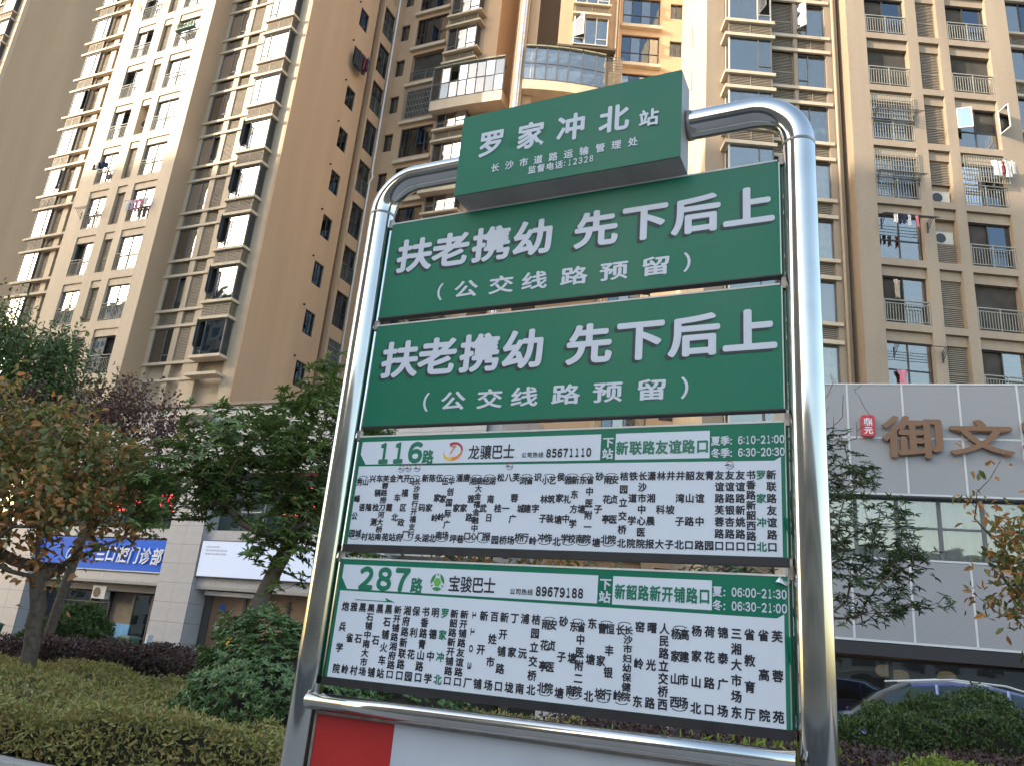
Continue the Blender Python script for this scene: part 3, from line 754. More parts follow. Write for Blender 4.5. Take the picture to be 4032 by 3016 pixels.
for k in range(3, 13):
    z = 15.4+2.93*(k-4)
    window(t1, -.06, 6.43, z, 1.18, 2.13, (.5,), ((0, .5, .45), (.5, 1, .45)), alu_dark, [glass_d, glass_d], .22, None, (), math.pi/2, name='balcony_window')
    if k % 2 == 0: place('railing', m_rail(1.18, .98, railm), t1, (.0, 6.43, z), math.pi/2)
    if k == 4: place('window_bars', m_cage(1.18, 2.1, railm2), t1, (.03, 6.43, z), math.pi/2)
b = MB(); b.tube([(.15, 7.55, 11), (.15, 7.55, 28.3), (.28, 7.6, 28.6), (.15, 7.62, 29.0), (.15, 7.62, 52)], .06, 8); b.obj('drain_pipe', pipe_w, t1, smooth=True)

# far tower of the same kind, beyond
t0 = frame_obj('apartment_tower', -73.9, 37.7, AZ, 'more distant tower with a blank tan side wall at the top left corner')
towerL(t0, False, 9, 23, 66, 3)
b = MB(); b.box(-12, 0, .35, 14, 0, 11.6); b.box(-12, -.02, 5.71, 14, 11.6, 66); b.obj('rear_wall', paint, t0)
s = MB(); s.box(-.0, .02, .42, 14, 11.6, 66); s.obj('side_wall', far_sky_offset, t0)

# ================================================================ centre block with the curved glazed balcony
t2 = empty('apartment_tower', (-1.3, 38.6, 0), 0); tag(t2, 'recessed centre block with the curved glazed balcony behind the name box', 'building')
T2O = Vector((-1.3, 38.6))
def L2(u, p): q = Vector(UP(u, p))-T2O; return (q.x, q.y)
def L3(x, y): return (x-T2O.x, y-T2O.y)
lw = empty('left_wing', (*L2(0, 36), 0), AZ) ; lw.parent = t2
TOP = 50
b = MB()
b.box(-28.6, -19.62, .32, 8, 0, TOP)
# wall with openings: vertical strips and spandrels
for x0, x1 in ((-28.6, -27.1), (-26.3, -25.72), (-23.4, -19.62)): b.box(x0, x1, 0, .33, 8, TOP)
for k in range(-9, 5):
    z = 38.77+2.9*k
    b.box(-27.1, -26.3, .0, .33, z-.67, z+.93); b.box(-25.72, -23.4, 0, .33, z-.50, z+.27)
    bp('window_sill', cream, lw, -25.9, -23.3, -.22, .0, z-.22, z-.02)
b.obj('wall', paint, lw)
W2 = [('op', 0), ('cage', 1), ('rack', 2), ('win', 3)]
for k in range(-9, 5):
    z = 38.77+2.9*k
    window(lw, -27.1, .12, z+.93-.0, .8, 1.3, (.5,), (), alu_dark, [glass_d, glass_c], .2)
    kind = {-1: 'op', -2: 'cage', 0: 'win', 1: 'blue', -3: 'rack'}.get(k, 'win')
    if kind == 'op':
        c = MB(); c.quad((-25.72, .1, z+.27), (-23.4, .1, z+.27), (-23.4, 1.6, z+.27), (-25.72, 1.6, z+.27)); c.box(-25.7, -23.42, .30, .34, z+.27, z+2.4, 1)
        c.obj('balcony_shade_sheet', [mat('pale_soffit', (.25, .24, .22), .8), gloom], lw)  # dark sheet at the back stands for the shade inside the balcony
        place('railing', m_rail(2.3, .75, railm), lw, (-25.71, .04, z+.27))
    else:
        window(lw, -25.72, .1, z+.27, 2.32, 2.13, (.25, .5, .75), ((0, .25, .42), (.75, 1, .42)) if k == 0 else ((0, 1, .42),), alu_dark, [glass_d, glass_d, glass_d, glass_c], .25, [(0, curt_w, .9)] if k != 1 else [(0, curt_b, 1), (1, curt_b, 1), (2, curt_b, 1)])
    if kind == 'cage': place('window_bars', m_cage(2.5, 2.3, railm2), lw, (-25.8, -.12, z+.2))
    # bay window column
    place('louver_panel', m_louver(2.0, .62, 1, .2), lw, (-22.85, -.55, z+.55)); place('louver_panel', m_louver(.5, .62, 0, .1), lw, (-20.85, -.52, z+.55), math.pi/2)
    window(lw, -22.85, -.55, z+1.3-2.9, 2.0, 2.05, (.3, .66), ((0, .3, .25), (.66, 1, .25)), alu, [glass_d, glass_c, glass_b], .3, name='bay_window')
    window(lw, -20.84, -.52, z+1.3-2.9, .5, 2.05, (), (), alu, [glass_c], 0, None, (), math.pi/2, name='bay_side_window')
for k in range(-9, 5):
    z = 38.77+2.9*k
    for a in (z+.37, z+1.18): bp('ledge', cream, lw, -23.0, -20.55, -.78, .0, a, a+.13)
    bp('spandrel', gloom, lw, -22.75, -20.95, -.35, 0, z+.5, z+1.18)
b = MB(); b.tube([(-23.15, -.08, 8), (-23.15, -.08, 36.0), (-23.15, -.08, TOP)], .05, 6); b.obj('drain_pipe', railm2, lw)
# middle: pillar, recess, slabs
b = MB()
x, y = L3(-1.62, 38.75); b.box(x, x+.62, y, y+.9, 0, TOP); b.obj('pillar', paint, t2)
b = MB(); x, y = L3(-1.36, 38.62); b.tube([(x, y, 0), (x, y, TOP)], .085, 14); b.tube([(x+.16, y+.06, 0), (x+.16, y+.06, TOP)], .05, 10); b.obj('drain_pipe', mat('shiny_pipe', (.82, .83, .85), .25, noise=.04), t2, smooth=True)
b = MB()
x0, y0 = L3(-4.0, 43); b.box(x0, L3(4, 0)[0], y0, y0+6, 0, TOP)                       # back wall of the recess
x0, y0 = L3(-.40, 38.9); b.box(x0-.55, x0, y0+.2, y0+4.2, 0, TOP)
b.obj('recess_wall', paint, t2)
# inner side walls of the recess
b = MB(); q0, q1 = L2(-19.62, 36), L2(-19.62, 40.5)
b.prism([(q0[0], q0[1]), (q0[0]+.05, q0[1]-.02), (q1[0]+.05, q1[1]), (q1[0], q1[1])], 0, TOP); b.obj('recess_side_wall', paint, t2)
# right wing
b = MB()
X = lambda x: x-T2O.x
Y = lambda y: y-T2O.y
b.box(X(4.2), X(12), Y(40.25), Y(48), 0, TOP)
for x0, x1 in ((4.2, 4.78), (7.1, 7.75), (8.5, 8.75)): b.box(X(x0), X(x1), Y(39.9), Y(40.26), 0, TOP)
for k in range(-11, 5):
    z = 36.24+2.9*k
    b.box(X(4.78), X(7.1), Y(39.9), Y(40.26), z+2.12, z+2.9); b.box(X(7.75), X(8.5), Y(39.9), Y(40.26), z-1.0+.02, z+.74)
    bp('window_sill', cream, t2, X(4.70), X(7.22), Y(39.62), Y(39.9), z-.36, z-.14)
# block carrying the right bay
b.box(X(.86), X(4.2), Y(39.0), Y(44), 36.0, TOP)
b.box(X(.86), X(4.2), Y(40.2), Y(44), 0, 36.0)
b.obj('wall', paint, t2)
b = MB(); b.box(X(.80), X(4.32), Y(38.55), Y(39.0), 35.86, 36.0); b.box(X(.8), X(4.3), Y(39.0), Y(40.3), 35.86, 36.0); b.obj('canopy_slab', mat('dark_slab', (.09, .07, .05), .8), t2)
for k in range(-8, 4):
    z = 36.24+2.9*k
    window(t2, X(4.78), Y(40.0), z, 2.32, 2.12, (.25, .5, .75), ((0, 1, .40),), alu_dark, [glass_c, glass_d, glass_c, glass_d] if k % 2 else [glass_d, glass_c], .25, [(0, curt_w, 1), (3, curt_w, .9)])
    window(t2, X(7.75), Y(40.0), z+.74, .75, 1.18, (.5,), (), alu_dark, [glass_d, glass_d], .2)
    if z > 35:
        window(t2, X(1.72), Y(38.58), z-.1, 2.06, 2.05, (.33, .66), ((0, .33, .22), (.66, 1, .22)), alu_white, [glass_c, glass_c, glass_c], .3, [(2, curt_w, .6)], ((0, 1),) if k == 0 else (), name='bay_window')
        if k == 0: place('open_casement', m_sash(.64, 1.55, alu_white, glass_c), t2, (X(1.74), Y(38.56), z+.4), -.5)
        bp('ledge', cream, t2, X(1.6), X(3.9), Y(38.35), Y(39), z+1.95, z+2.09); bp('ledge', cream, t2, X(1.6), X(3.9), Y(38.35), Y(39), z+2.71, z+2.80)
        place('louver_panel', m_louver(2.06, .6, 1, .2), t2, (X(1.72), Y(38.5), z+2.1))
        c = MB(); c.box(X(1.72), X(1.76), Y(38.6), Y(39), z-.1, z+2.7); c.box(X(3.74), X(3.78), Y(38.6), Y(39), z-.1, z+2.7); c.obj('bay_cheek', alu_white, t2)
b = MB(); b.tube([(X(4.3), Y(38.9), 0), (X(4.3), Y(38.9), TOP)], .06, 8); b.tube([(X(4.55), Y(39.8), 0), (X(4.55), Y(39.8), TOP)], .045, 8); b.obj('drain_pipe', cream, t2, smooth=True)
# curved balconies: left arm parallel to the left wing, right arm bowed
def arcpts(right):
    if right:
        return [L3(x, 38.45+.10*((x-1.2)/2.6)**2*0+(.25*abs((x-.6)/3)**2)) for x in (-1.0, -.35, .30, .95, 1.60, 2.40, 3.2, 3.8)]
    P = []
    for i in range(9):
        u = -23.2+i*(23.2-18.45)/8; p = 34.95+.32*((i-4)/4)**2*0+.25*(i/8)**2*1.0
        P.append(L2(u, p))
    return P
def balcony(z0, zg0, zg1, right, glaz=True):
    P = arcpts(right)
    s = MB(); inner = [(a[0]*.0+q[0], q[1]) for a, q in zip(P, [(p[0]+(0.25 if right else .9), p[1]+2.2) for p in P])]
    n = len(P)
    for i in range(n-1):
        a, c = P[i], P[i+1]; ia, ic = inner[i], inner[i+1]
        k = len(s.v); s.v += [(*a, z0), (*c, z0), (*ic, z0), (*ia, z0), (*a, zg0), (*c, zg0), (*ic, zg0), (*ia, zg0)]
        for q in ((0, 3, 2, 1), (4, 5, 6, 7), (0, 1, 5, 4), (2, 3, 7, 6)) : s.f.append(tuple(k+j for j in q)); s.m.append(0)
        for q in ((1, 2, 6, 5),) if i == n-2 else (): s.f.append(tuple(k+j for j in q)); s.m.append(0)
        if i == 0: s.f.append((k, k+3, k+7, k+4)); s.m.append(0)
    o = s.obj('balcony_slab', cream, t2)
    if not glaz:
        return o
    fb = MB()
    for i in range(n):
        x, y = P[i]; fb.box(x-.03, x+.03, y-.03, y+.03, zg0, zg1)
    for i in range(n-1):
        a, c = Vector((*P[i], 0)), Vector((*P[i+1], 0))
        for z in (zg0, (zg0+zg1)/2-.02, zg1-.05): fb.tube([(a.x, a.y, z+.03), (c.x, c.y, z+.03)], .032, 4)
    g = fb.obj('balcony_glazing', alu, t2)
    for i in range(n-1):
        a, c = Vector(P[i]), Vector(P[i+1]); d = c-a; ang = math.atan2(d.y, d.x); L = d.length
        for j in range(2):
            zz = zg0+.05+j*(zg1-zg0)/2
            gm = ([glass_c, glass_c] if not right else [glass_c, glass_c])[j]
            if not right and (i+j) % 3 == 1: gm = glass_b
            if not right and (i, j) in ((0, 1), (0, 0), (1, 0)): gm = glass_d
            if not right and (i, j) == (2, 1): continue
            pm = m_pane(round(L-.08, 3), round((zg1-zg0)/2-.09, 3), gm)
            link('pane', pm, g, (a.x+d.x/L*.04, a.y+d.y/L*.04, zz), ang)
            if right and j == 1 and i % 2 == 1: link('blind', m_curtain(round(L-.1, 3), round((zg1-zg0)/2-.12, 3), mat('tan_blind', (.42, .33, .22), .8), 1), g, (a.x+d.x/L*.04, a.y+d.y/L*.04+.05, zz), ang)
            elif right: link('curtain', m_curtain(round(L-.1, 3), round((zg1-zg0)/2-.12, 3), curt_w, i % 3), g, (a.x+d.x/L*.04, a.y+d.y/L*.04+.3, zz), ang)
    rf = MB()
    for i in range(n-1):
        a, c = P[i], P[i+1]; dx, dy = (c[0]-a[0])*.03, (c[1]-a[1])*.03
        rf.prism([(a[0]+dx, a[1]-.12+dy), (c[0]-dx, c[1]-.12-dy), (c[0]+.1, c[1]+1.0), (a[0]+.1, a[1]+1.0)], zg1+.02, zg1+.10)
    rf.obj('balcony_roof', mat('greenish_roof_sheet', (.24, .24, .17), .7, noise=.2), t2)
    return o
for zb in (32.55,):
    balcony(zb, 33.25, 35.62, False); balcony(zb, 33.2, 35.5, True)
for zb in (26.75, 20.95):
    balcony(zb, zb+.4, zb+2.7, False, False); balcony(zb, zb+.4, zb+2.7, True, False)
P = arcpts(True)
place('louver_panel', m_louver(.95, 1.15, 0, .3), t2, (X(3.82), Y(38.75), 33.3)); place('window_bars', m_cage(.95, 1.0, railm), t2, (X(3.82), Y(38.75), 34.5))
c = MB(); c.box(X(3.8), X(4.8), Y(39.1), Y(40), 32.6, 35.5); c.obj('duct_enclosure', paint, t2)
for z in (27.2, 21.4):
    place('railing', m_rail(2.6, 1.0, railm2), t2, (X(-.9), Y(38.5), z)); 

# ================================================================ right tower
t3 = empty('apartment_tower', (7.5, 30.05, 0), 0); tag(t3, 'right hand apartment tower with railed balconies above the grey shopfront', 'building')
X = lambda x: x-7.5
Y = lambda y: y-30.05
TOP3 = 46
b = MB()
q = [(X(7.57), Y(30.07)), (X(12), Y(30.38)), (X(13), Y(41)), (X(8.62), Y(40))]
b.prism([(X(7.57), Y(30.05)), (X(8.37), Y(30.05)), (X(8.37), Y(30.40)), (X(13.9), Y(30.40)), (X(13.9), Y(41)), (X(8.66), Y(41))], 0, TOP3)
for x0, x1 in ((10.38, 10.55), (11.62, 11.80), (13.12, 13.62)): b.box(X(x0), X(x1), Y(30.05), Y(30.41), 0, TOP3)
b.box(X(13.85), X(21.4), Y(29.72), Y(41), 0, TOP3)
for x0, x1 in ((13.84, 14.72), (16.62, 17.12), (18.08, 18.52), (20.42, 21.4)): b.box(X(x0), X(x1), Y(29.35), Y(29.73), 0, TOP3)
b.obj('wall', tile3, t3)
s = MB(); s.prism([(X(7.55), Y(30.05)), (X(7.57), Y(30.06)), (X(8.66), Y(41)), (X(8.62), Y(41))], 0, TOP3); s.obj('side_wall', cream, t3)
for k in range(-6, 6):
    g = 27.20+2.9*k
    for z0, z1 in ((g-.16, g), (g+1.93, g+2.10)):
        bp('ledge', cream, t3, X(10.5), X(13.30), Y(29.96), Y(30.07), z0, z1); bp('ledge', cream, t3, X(8.22), X(10.5), Y(29.30), Y(30.07), z0, z1)
    h = g-.05
    for x0, x1 in ((14.72, 16.62), (17.12, 18.08), (18.52, 20.42)):
        bp('beam', tile3, t3, X(x0), X(x1), Y(29.353), Y(29.72), h+2.58, h+2.9); bp('spandrel', tile3, t3, X(x0), X(x1), Y(29.50), Y(29.72), h+2.14, h+2.585)
rr = random.Random(5)
#        floor: (left content, right content)
CONT = {0: ('open', 'open'), 1: ('door', 'door'), 2: ('door', 'open'), -1: ('caged', 'glazed'), -2: ('caged', 'caged2'), -3: ('glazed', 'door'), -4: ('door', 'open'), -5: ('glazed', 'door')}
for k in range(-6, 6):
    g = 27.20+2.9*k; h = g-.05
    cmi = [curt_w, curt_w, curt_b][k % 3]
    window(t3, X(8.42), Y(29.42), g, 1.96, 1.92, (.68,), ((.68, 1, .22),), alu_white if k > 0 else alu, [glass_c, glass_c], .5, [(0, curt_w, 1)] if k % 2 else None, ((1, 1),) if k == 1 else (), name='bay_window')
    if k == 1: place('open_casement', m_sash(.6, 1.4, alu, glass_c), t3, (X(9.80), Y(29.41), g+.45), -math.pi*.42)
    window(t3, X(8.40), Y(30.02), g, .6, 1.92, (), (), alu_white, [glass_c], 0, None, (), -math.pi/2, name='bay_side_window')
    place('louver_panel', m_louver(1.96, .66, 1, .2), t3, (X(8.42), Y(29.42), g+2.12)); place('louver_panel', m_louver(.6, .66, 0, .1), t3, (X(8.40), Y(30.02), g+2.12), -math.pi/2)
    place('louver_panel', m_louver(1.07, 1.92, 2, .15), t3, (X(10.55), Y(30.18), g)); place('louver_panel', m_louver(1.07, .66, 0, .15), t3, (X(10.55), Y(30.12), g+2.12))
    window(t3, X(11.80), Y(30.15), g, 1.32, 1.92, (.38,), ((0, .38, .25),), alu, [glass_c, glass_c], .3, [(1, curt_w, 1)] if k in (1, -2, -3, -5) else None, ((0, 1),) if k == 1 else ())
    if k == 1: place('open_casement', m_sash(.48, 1.35, alu_white, glass_b), t3, (X(11.82), Y(30.13), g+.5), -.75)
    place('louver_panel', m_louver(1.32, .66, 1, .15), t3, (X(11.80), Y(30.12), g+2.12))
    cl, crr = CONT.get(k, ('door', 'door'))
    for (x0, c_) in ((14.72, cl), (18.52, crr)):
        if c_ == 'open':
            cc = MB()
            cc.quad((X(x0), Y(29.74), h), (X(x0+1.9), Y(29.74), h), (X(x0+1.9), Y(29.74), h+2.15), (X(x0), Y(29.74), h+2.15), 0)
            # thin dark sheet before the solid, standing for shade deep in the balcony
            cc = MB(); cc.box(X(x0)+.01, X(x0+1.9)-.01, Y(29.70), Y(29.715), h+.01, h+2.13); cc.obj('balcony_shade_sheet', gloom, t3)
        else:
            gms = {'door': [glass_d, glass_c], 'glazed': [glass_c, glass_c], 'caged': [glass_d, glass_c], 'caged2': [glass_b, glass_d]}[c_]
            if rr.random() < .5: gms = gms[::-1]
            tr = ((0, 1, .45),) if c_ == 'glazed' else ()
            op = ((0, 0),) if c_ == 'door' and k != 2 else (((1, 1),) if c_ == 'glazed' and k == -1 else ())
            window(t3, X(x0), Y(29.60), h+.02, 1.9, 2.12, (.5,), tr, alu_dark, gms, .1, [(1, curt_w, .9)] if k in (2, -2) else None, op, name='balcony_door')
        if c_ != 'glazed':
            place('railing', m_rail(1.86, 1.0, railm2 if k < 2 else railm), t3, (X(x0+.02), Y(29.38), h+.02))
        if c_.startswith('caged'): place('window_bars', m_cage(1.9, 1.25, railm2), t3, (X(x0), Y(29.28 if c_ == 'caged' else 29.15), h+1.05))
    if k not in (-2, -3):
        place('louver_panel', m_louver(.96, 2.12, 2, .1), t3, (X(17.12), Y(29.58), h+.02))
    else:
        place('louver_panel', m_louver(.96, 1.0 if k == -3 else 1.15, 0, .1), t3, (X(17.12), Y(29.58), h+.02+(0 if k == -3 else .97)))
place('open_casement', m_sash(.62, 1.05, alu_white, glass_b), t3, (X(18.54), Y(29.36), 24.25+.95), -.35)
place('open_casement', m_sash(.62, 1.2, alu_white, glass_b), t3, (X(20.40), Y(29.36), 24.25+.8), -1.45)
b = MB(); b.tube([(X(13.45), Y(29.93), 0), (X(13.45), Y(29.93), TOP3)], .07, 8); b.tube([(X(13.70), Y(30.2), 0), (X(13.7), Y(30.2), TOP3)], .05, 8); b.obj('drain_pipe', mat('tan_pipe', (.36, .28, .2), .6), t3, smooth=True)
# small windows in the sunlit side wall
for k in range(-4, 5):
    z = 27.6+2.9*k; yy = 34.5; xx = 7.57+(yy-30.05)*.0996
    window(t3, X(xx)-.01, Y(yy)+.5, z, .7, 1.25, (), (), alu, [glass_d], 0, None, (), -math.pi/2+.0993)
# tower beyond on the right, in its shade
t4 = empty('apartment_tower', (21.5, 31.6, 0), 0); tag(t4, 'dark glazed bay column of the next tower at the right edge of the photo', 'building')
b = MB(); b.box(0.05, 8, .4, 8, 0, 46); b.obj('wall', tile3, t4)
for k in range(-6, 6):
    g = 27.0+2.9*k
    bp('ledge', cream, t4, .0, 6.0, -.30, .35, g-.14, g); bp('ledge', cream, t4, .0, 6.0, -.30, .35, g+1.93, g+2.08)
    window(t4, .05, -.15, g, 2.9, 1.92, (.3, .7), (), alu_dark, [glass_d, glass_c, glass_d], .3, name='bay_window'); window(t4, 3.0, -.15, g, 2.9, 1.92, (.3, .7), (), alu_dark, [glass_c, glass_d, glass_c], .3, name='bay_window')
    place('louver_panel', m_louver(2.9, .66, 1, .2), t4, (.05, -.15, g+2.1)); place('louver_panel', m_louver(2.9, .66, 1, .2), t4, (3.0, -.15, g+2.1))

# ================================================================ shop podium under the left tower
P1 = -27.0
pod = frame_obj('shop_building', -27.0, 27.6, AZ, 'two storey podium clad in pale stone tiles with shops under the left tower')
body = MB()
body.box(-48, 14, 3.0, 14, 0, 11.4)                     # core
body.box(-48, 14, .35, 3.1, 8.35, 11.4)                 # parapet body
body.box(-48, 14, 2.9, 3.1, 0, 8.4)
body.box(-48, 14, .4, 3.05, 4.95, 5.7); body.obj('core_wall', white_tile, pod)
pt = {}
def tile_mesh(w, h, d=.03):
    k = (round(w, 3), round(h, 3))
    if k not in pt:
        b = MB(); b.box(.006, w-.006, 0, d, .006, h-.006); pt[k] = b.mesh('tile', white_tile)
    return pt[k]
back = MB()
def tiles(x0, x1, z0, z1, w, h, y, rz=0, side=False, keep=True):
    nx_ = max(1, round((x1-x0)/w)); nz_ = max(1, round((z1-z0)/h)); w, h = (x1-x0)/nx_, (z1-z0)/nz_
    for i in range(nx_):
        for j in range(nz_):
            if side: place('tile', tile_mesh(w, h), pod, (y, x0+i*w, z0+j*h), math.pi/2)
            else: place('tile', tile_mesh(w, h), pod, (x0+i*w, y, z0+j*h))
    if side: back.box(y-.10, y-.025, x0, x1, z0, z1)
    else: back.box(x0, x1, y+.025, y+.12, z0, z1)
# parapet band
tiles(-14, 3, 8.35, 11.45, 1.5, .775, .0); tiles(3, 13.5, 8.35, 11.45, 1.5, .775, .0)
back.box(-48, -14, .0, .36, 8.35, 11.45)
cap = MB(); cap.box(-48, 14, -.12, .6, 11.45, 11.6); cap.obj('coping', mat('brown_coping', (.22, .17, .13), .7), pod)
sof = MB(); sof.box(-48, 14, .03, 3.0, 8.25, 8.36); sof.obj('soffit', mat('grey_soffit', (.16, .15, .14), .8), pod)
# pillars
for x0 in (-12.4, -1.93, 7.6):
    n_ = 10
    tiles(x0, x0+2.0, .0, 8.34, 1.0, .83, .0)
    tiles(.03, .95, .0, 8.34, .92, .83, x0+2.03, side=True)
    back.box(x0+.12, x0+1.93, .12, .95, 0, 8.34)
back.obj('tile_bedding', joint, pod)
# window strips of the first floor, fascias and shopfronts between the pillars
green_glass = glass_mat('green_grey_glass', (.75, .86, .82), .15, .85)
bays = [(-22.0, -12.4), (-10.4, -1.93), (.10, 7.6)]
for bi, (x0, x1) in enumerate(bays):
    w_ = x1-x0; n_ = 6
    for i in range(n_):
        xa = x0+w_*i/n_
        window(pod, xa, .80, 5.72, w_/n_, 2.55, (), ((0, 1, .34), ), alu, [green_glass], .8, [(0, curt_w, .9)] if (i+bi) % 3 == 0 else None)
    n2 = max(1, round(w_/1.15))
    for i in range(n2):
        place('tile', tile_mesh(w_/n2, .44), pod, (x0+w_*i/n2, .22, 5.24)); place('tile', tile_mesh(w_/n2, .38), pod, (x0+w_*i/n2, .22, 3.26))
fb = MB()
for x0, x1 in bays: fb.box(x0, x1, .245, .80, 5.24, 5.70); fb.box(x0, x1, .245, .80, 3.26, 3.66); fb.box(x0, x1, .22, .80, 3.15, 3.262); fb.box(x0, x1, .60, .8, 3.6, 5.3)
fb.obj('fascia_board', conc, pod)
for bi in (1, 2):
    x0, x1 = bays[bi]
    if bi == 1: place('open_casement', m_sash(1.25, 1.25, alu_white, glass_b), pod, (-3.35, .78, 6.70)).rotation_euler = (-.62, 0, 0)
    else: place('open_casement', m_sash(1.15, 1.25, alu_white, glass_b), pod, (1.25, .78, 6.62)).rotation_euler = (-.62, 0, 0)
place('open_casement', m_sash(1.25, 1.25, alu_white, glass_b), pod, (-7.6, .78, 6.70)).rotation_euler = (-.62, 0, 0)
# shutter box, dark shopfront with frames
b = MB(); b.box(-10.4, -1.93, .5, .8, 2.80, 3.16); 
for i in range(4): b.box(-10.4, -1.93, .47, .5, 2.82+i*.085, 2.885+i*.085)
b.obj('shutter_box', mat('dark_shutter', (.10, .09, .085), .6), pod)
b = MB(); b.box(-10.4, -1.93, 2.85, 2.9, 0, 3.2); b.box(-22, -12.4, 2.85, 2.9, 0, 3.2); b.obj('shop_interior', gloom, pod)
for xa, xb in ((-10.3, -8.6), (-8.6, -6.9), (-6.9, -5.6), (-4.1, -3.0), (-3.0, -1.95)):
    window(pod, xa, .95, .05, xb-xa, 2.72, (), ((0, 1, .82),) if xb < -5 else (), alu_dark, [glass_d], 1.6, name='shop_window')
b = MB(); b.box(-5.6, -4.1, 1.1, 1.35, 0, 2.8); b.obj('brown_door_jamb', mat('brown_stone', (.12, .095, .075), .5, noise=.3, nscale=3), pod)
for i in range(6): window(pod, -22+i*1.6, .95, .05, 1.6, 2.9, (), (), alu_dark, [glass_d], 1.2, name='shop_window')
# right bay: brown entrance under the white light box
brown = mat('brown_cladding', (.17, .105, .065), .5, noise=.15, nscale=2)
b = MB(); b.box(.12, 7.6, .95, 1.1, 0, 3.2); e_ = b.obj('entrance_wall', brown, pod)
b = MB(); b.box(.16, .55, .90, .95, .05, 2.95); b.obj('notice_strip', mat('dark_strip', (.06, .055, .05), .5), pod)
t = TX()
for i, ch in enumerate('大力市上门修锁开大'): t.put(ch, .35, 2.5-i*.25, .22, .22, bold=.02, y=.895)
t.obj('strip_characters', mat('grey_character', (.22, .21, .20), .6), pod) if 0 else None
b = MB(); b.box(.35, 3.1, .55, .95, 2.93, 3.10); b.obj('roller_box', alu_white, pod)
for x, z, w_, h_, m_ in ((1.0, 2.45, .32, .26, mat('blue_plaque', (.03, .08, .30), .4)), (.95, 1.55, .28, .26, mat('cream_plaque', (.45, .40, .28), .5)), (1.55, .75, .75, .75, mat('red_poster', (.55, .05, .03), .5)), (1.75, 1.05, .4, .4, mat('yellow_poster', (.70, .45, .05), .5))):
    b = MB(); b.box(x, x+w_, .93-(.01 if z == 1.05 else 0), .949, z-h_/2, z+h_/2); b.obj('poster', m_, pod)
for xx in (2.3, 4.6): bp('door_frame', alu_dark, pod, xx, xx+.15, .90, .95, 0, 2.9)

def UW(x, y): return UP(P1+x, 27.6+y)                  # podium local -> world
# blue dental clinic sign with raised characters
sg = empty('shop_sign', (*UW(-6.4, .16), 4.46), AZ); tag(sg, 'long blue shop sign with white brush characters left of the tiled pillar', 'shop sign')
b = MB(); b.box(-4.3, 4.45, 0, .1, -.72, .70); b.obj('panel', mat('blue_sign_sheet', (.008, .12, .62), .5, spec=.2, noise=.05, nscale=1), sg)
b = MB(); b.box(-4.3, 4.45, -.01, .1, -.775, -.725); b.obj('lower_trim', alu_white, sg)
ltr = mat('raised_white_letter', (.72, .72, .74), .4)
for ch, x in zip('美德兰口腔门诊部', (-3.7, -2.35, .45, 1.1, 1.86, 2.56, 3.26, 3.98)):
    if ch in '美德': 
        continue
    t = TX(); t.put(ch, 0, 0, .66, .80, bold=.016, shear=.18); o = t.obj('raised_character', ltr, sg, (x, -.07, .0-.05*(x-1)/3), thick=0)
    md = o.modifiers.new('depth', 'SOLIDIFY'); md.thickness = .03
t = TX()
t.arc(-1.55, -.15, .34, .38, 0, 6.28, .2, .2, n=24); t.poly([(-1.9, -.4), (-1.35, .1), (-1.2, .0), (-1.7, -.5)]); t.obj('emblem', mat('pale_blue_emblem', (.25, .55, .8), .4), sg, (0, -.03, 0))
# white light box
wb = empty('shop_sign', (*UW(3.1, .02), 4.44), AZ); tag(wb, 'white light box sign behind the leaning tree trunk, right of the tiled pillar', 'shop sign')
b = MB(); b.box(-2.95, 3.6, .02, .24, -.76, .76); b.obj('panel', mat('lit_white_panel', (.42, .46, .54), .5, emit=(.62, .74, 1), estr=.10), wb)
b = MB()
for q in ((-2.99, 3.64, -.80, -.76), (-2.99, 3.64, .76, .79), (-2.99, -2.95, -.76, .76), (3.6, 3.64, -.76, .76)): b.box(q[0], q[1], .0, .26, q[2], q[3])
b.obj('frame', alu_dark, wb)
t = TX(); rr = random.Random(4)
for r_, n_ in ((0, 9), (1, 14), (2, 14)):
    for i in range(n_):
        x = -2.70+i*.088; z = .50-r_*.15
        for q in range(3): t.rect(x, x+.06, z+q*.03-.035, z+q*.03-.022)
        t.rect(x+.012+.03*rr.random(), x+.022+.03*rr.random()+.01, z-.04, z+.04)
t.obj('small_print', mat('grey_print', (.20, .21, .25), .6), wb, (0, .017, 0))
t = TX(); t.put('家', .98, -.50, .16, .16, bold=.02); t.put('口', .62, -.50, .16, .16, bold=.02); t.obj('sign_characters', mat('grey_print', (.2, .2, .2)), wb, (0, .017, 0))
t = TX(); t.arc(1.15, -.05, .19, .26, 1.2, 5.2, .45, .45, n=20); t.arc(1.2, -.16, .1, .1, 0, 6.28, .99, .99, n=16); t.obj('red_mark', mat('red_mark', (.7, .01, .02), .4), wb, (0, .017, 0))
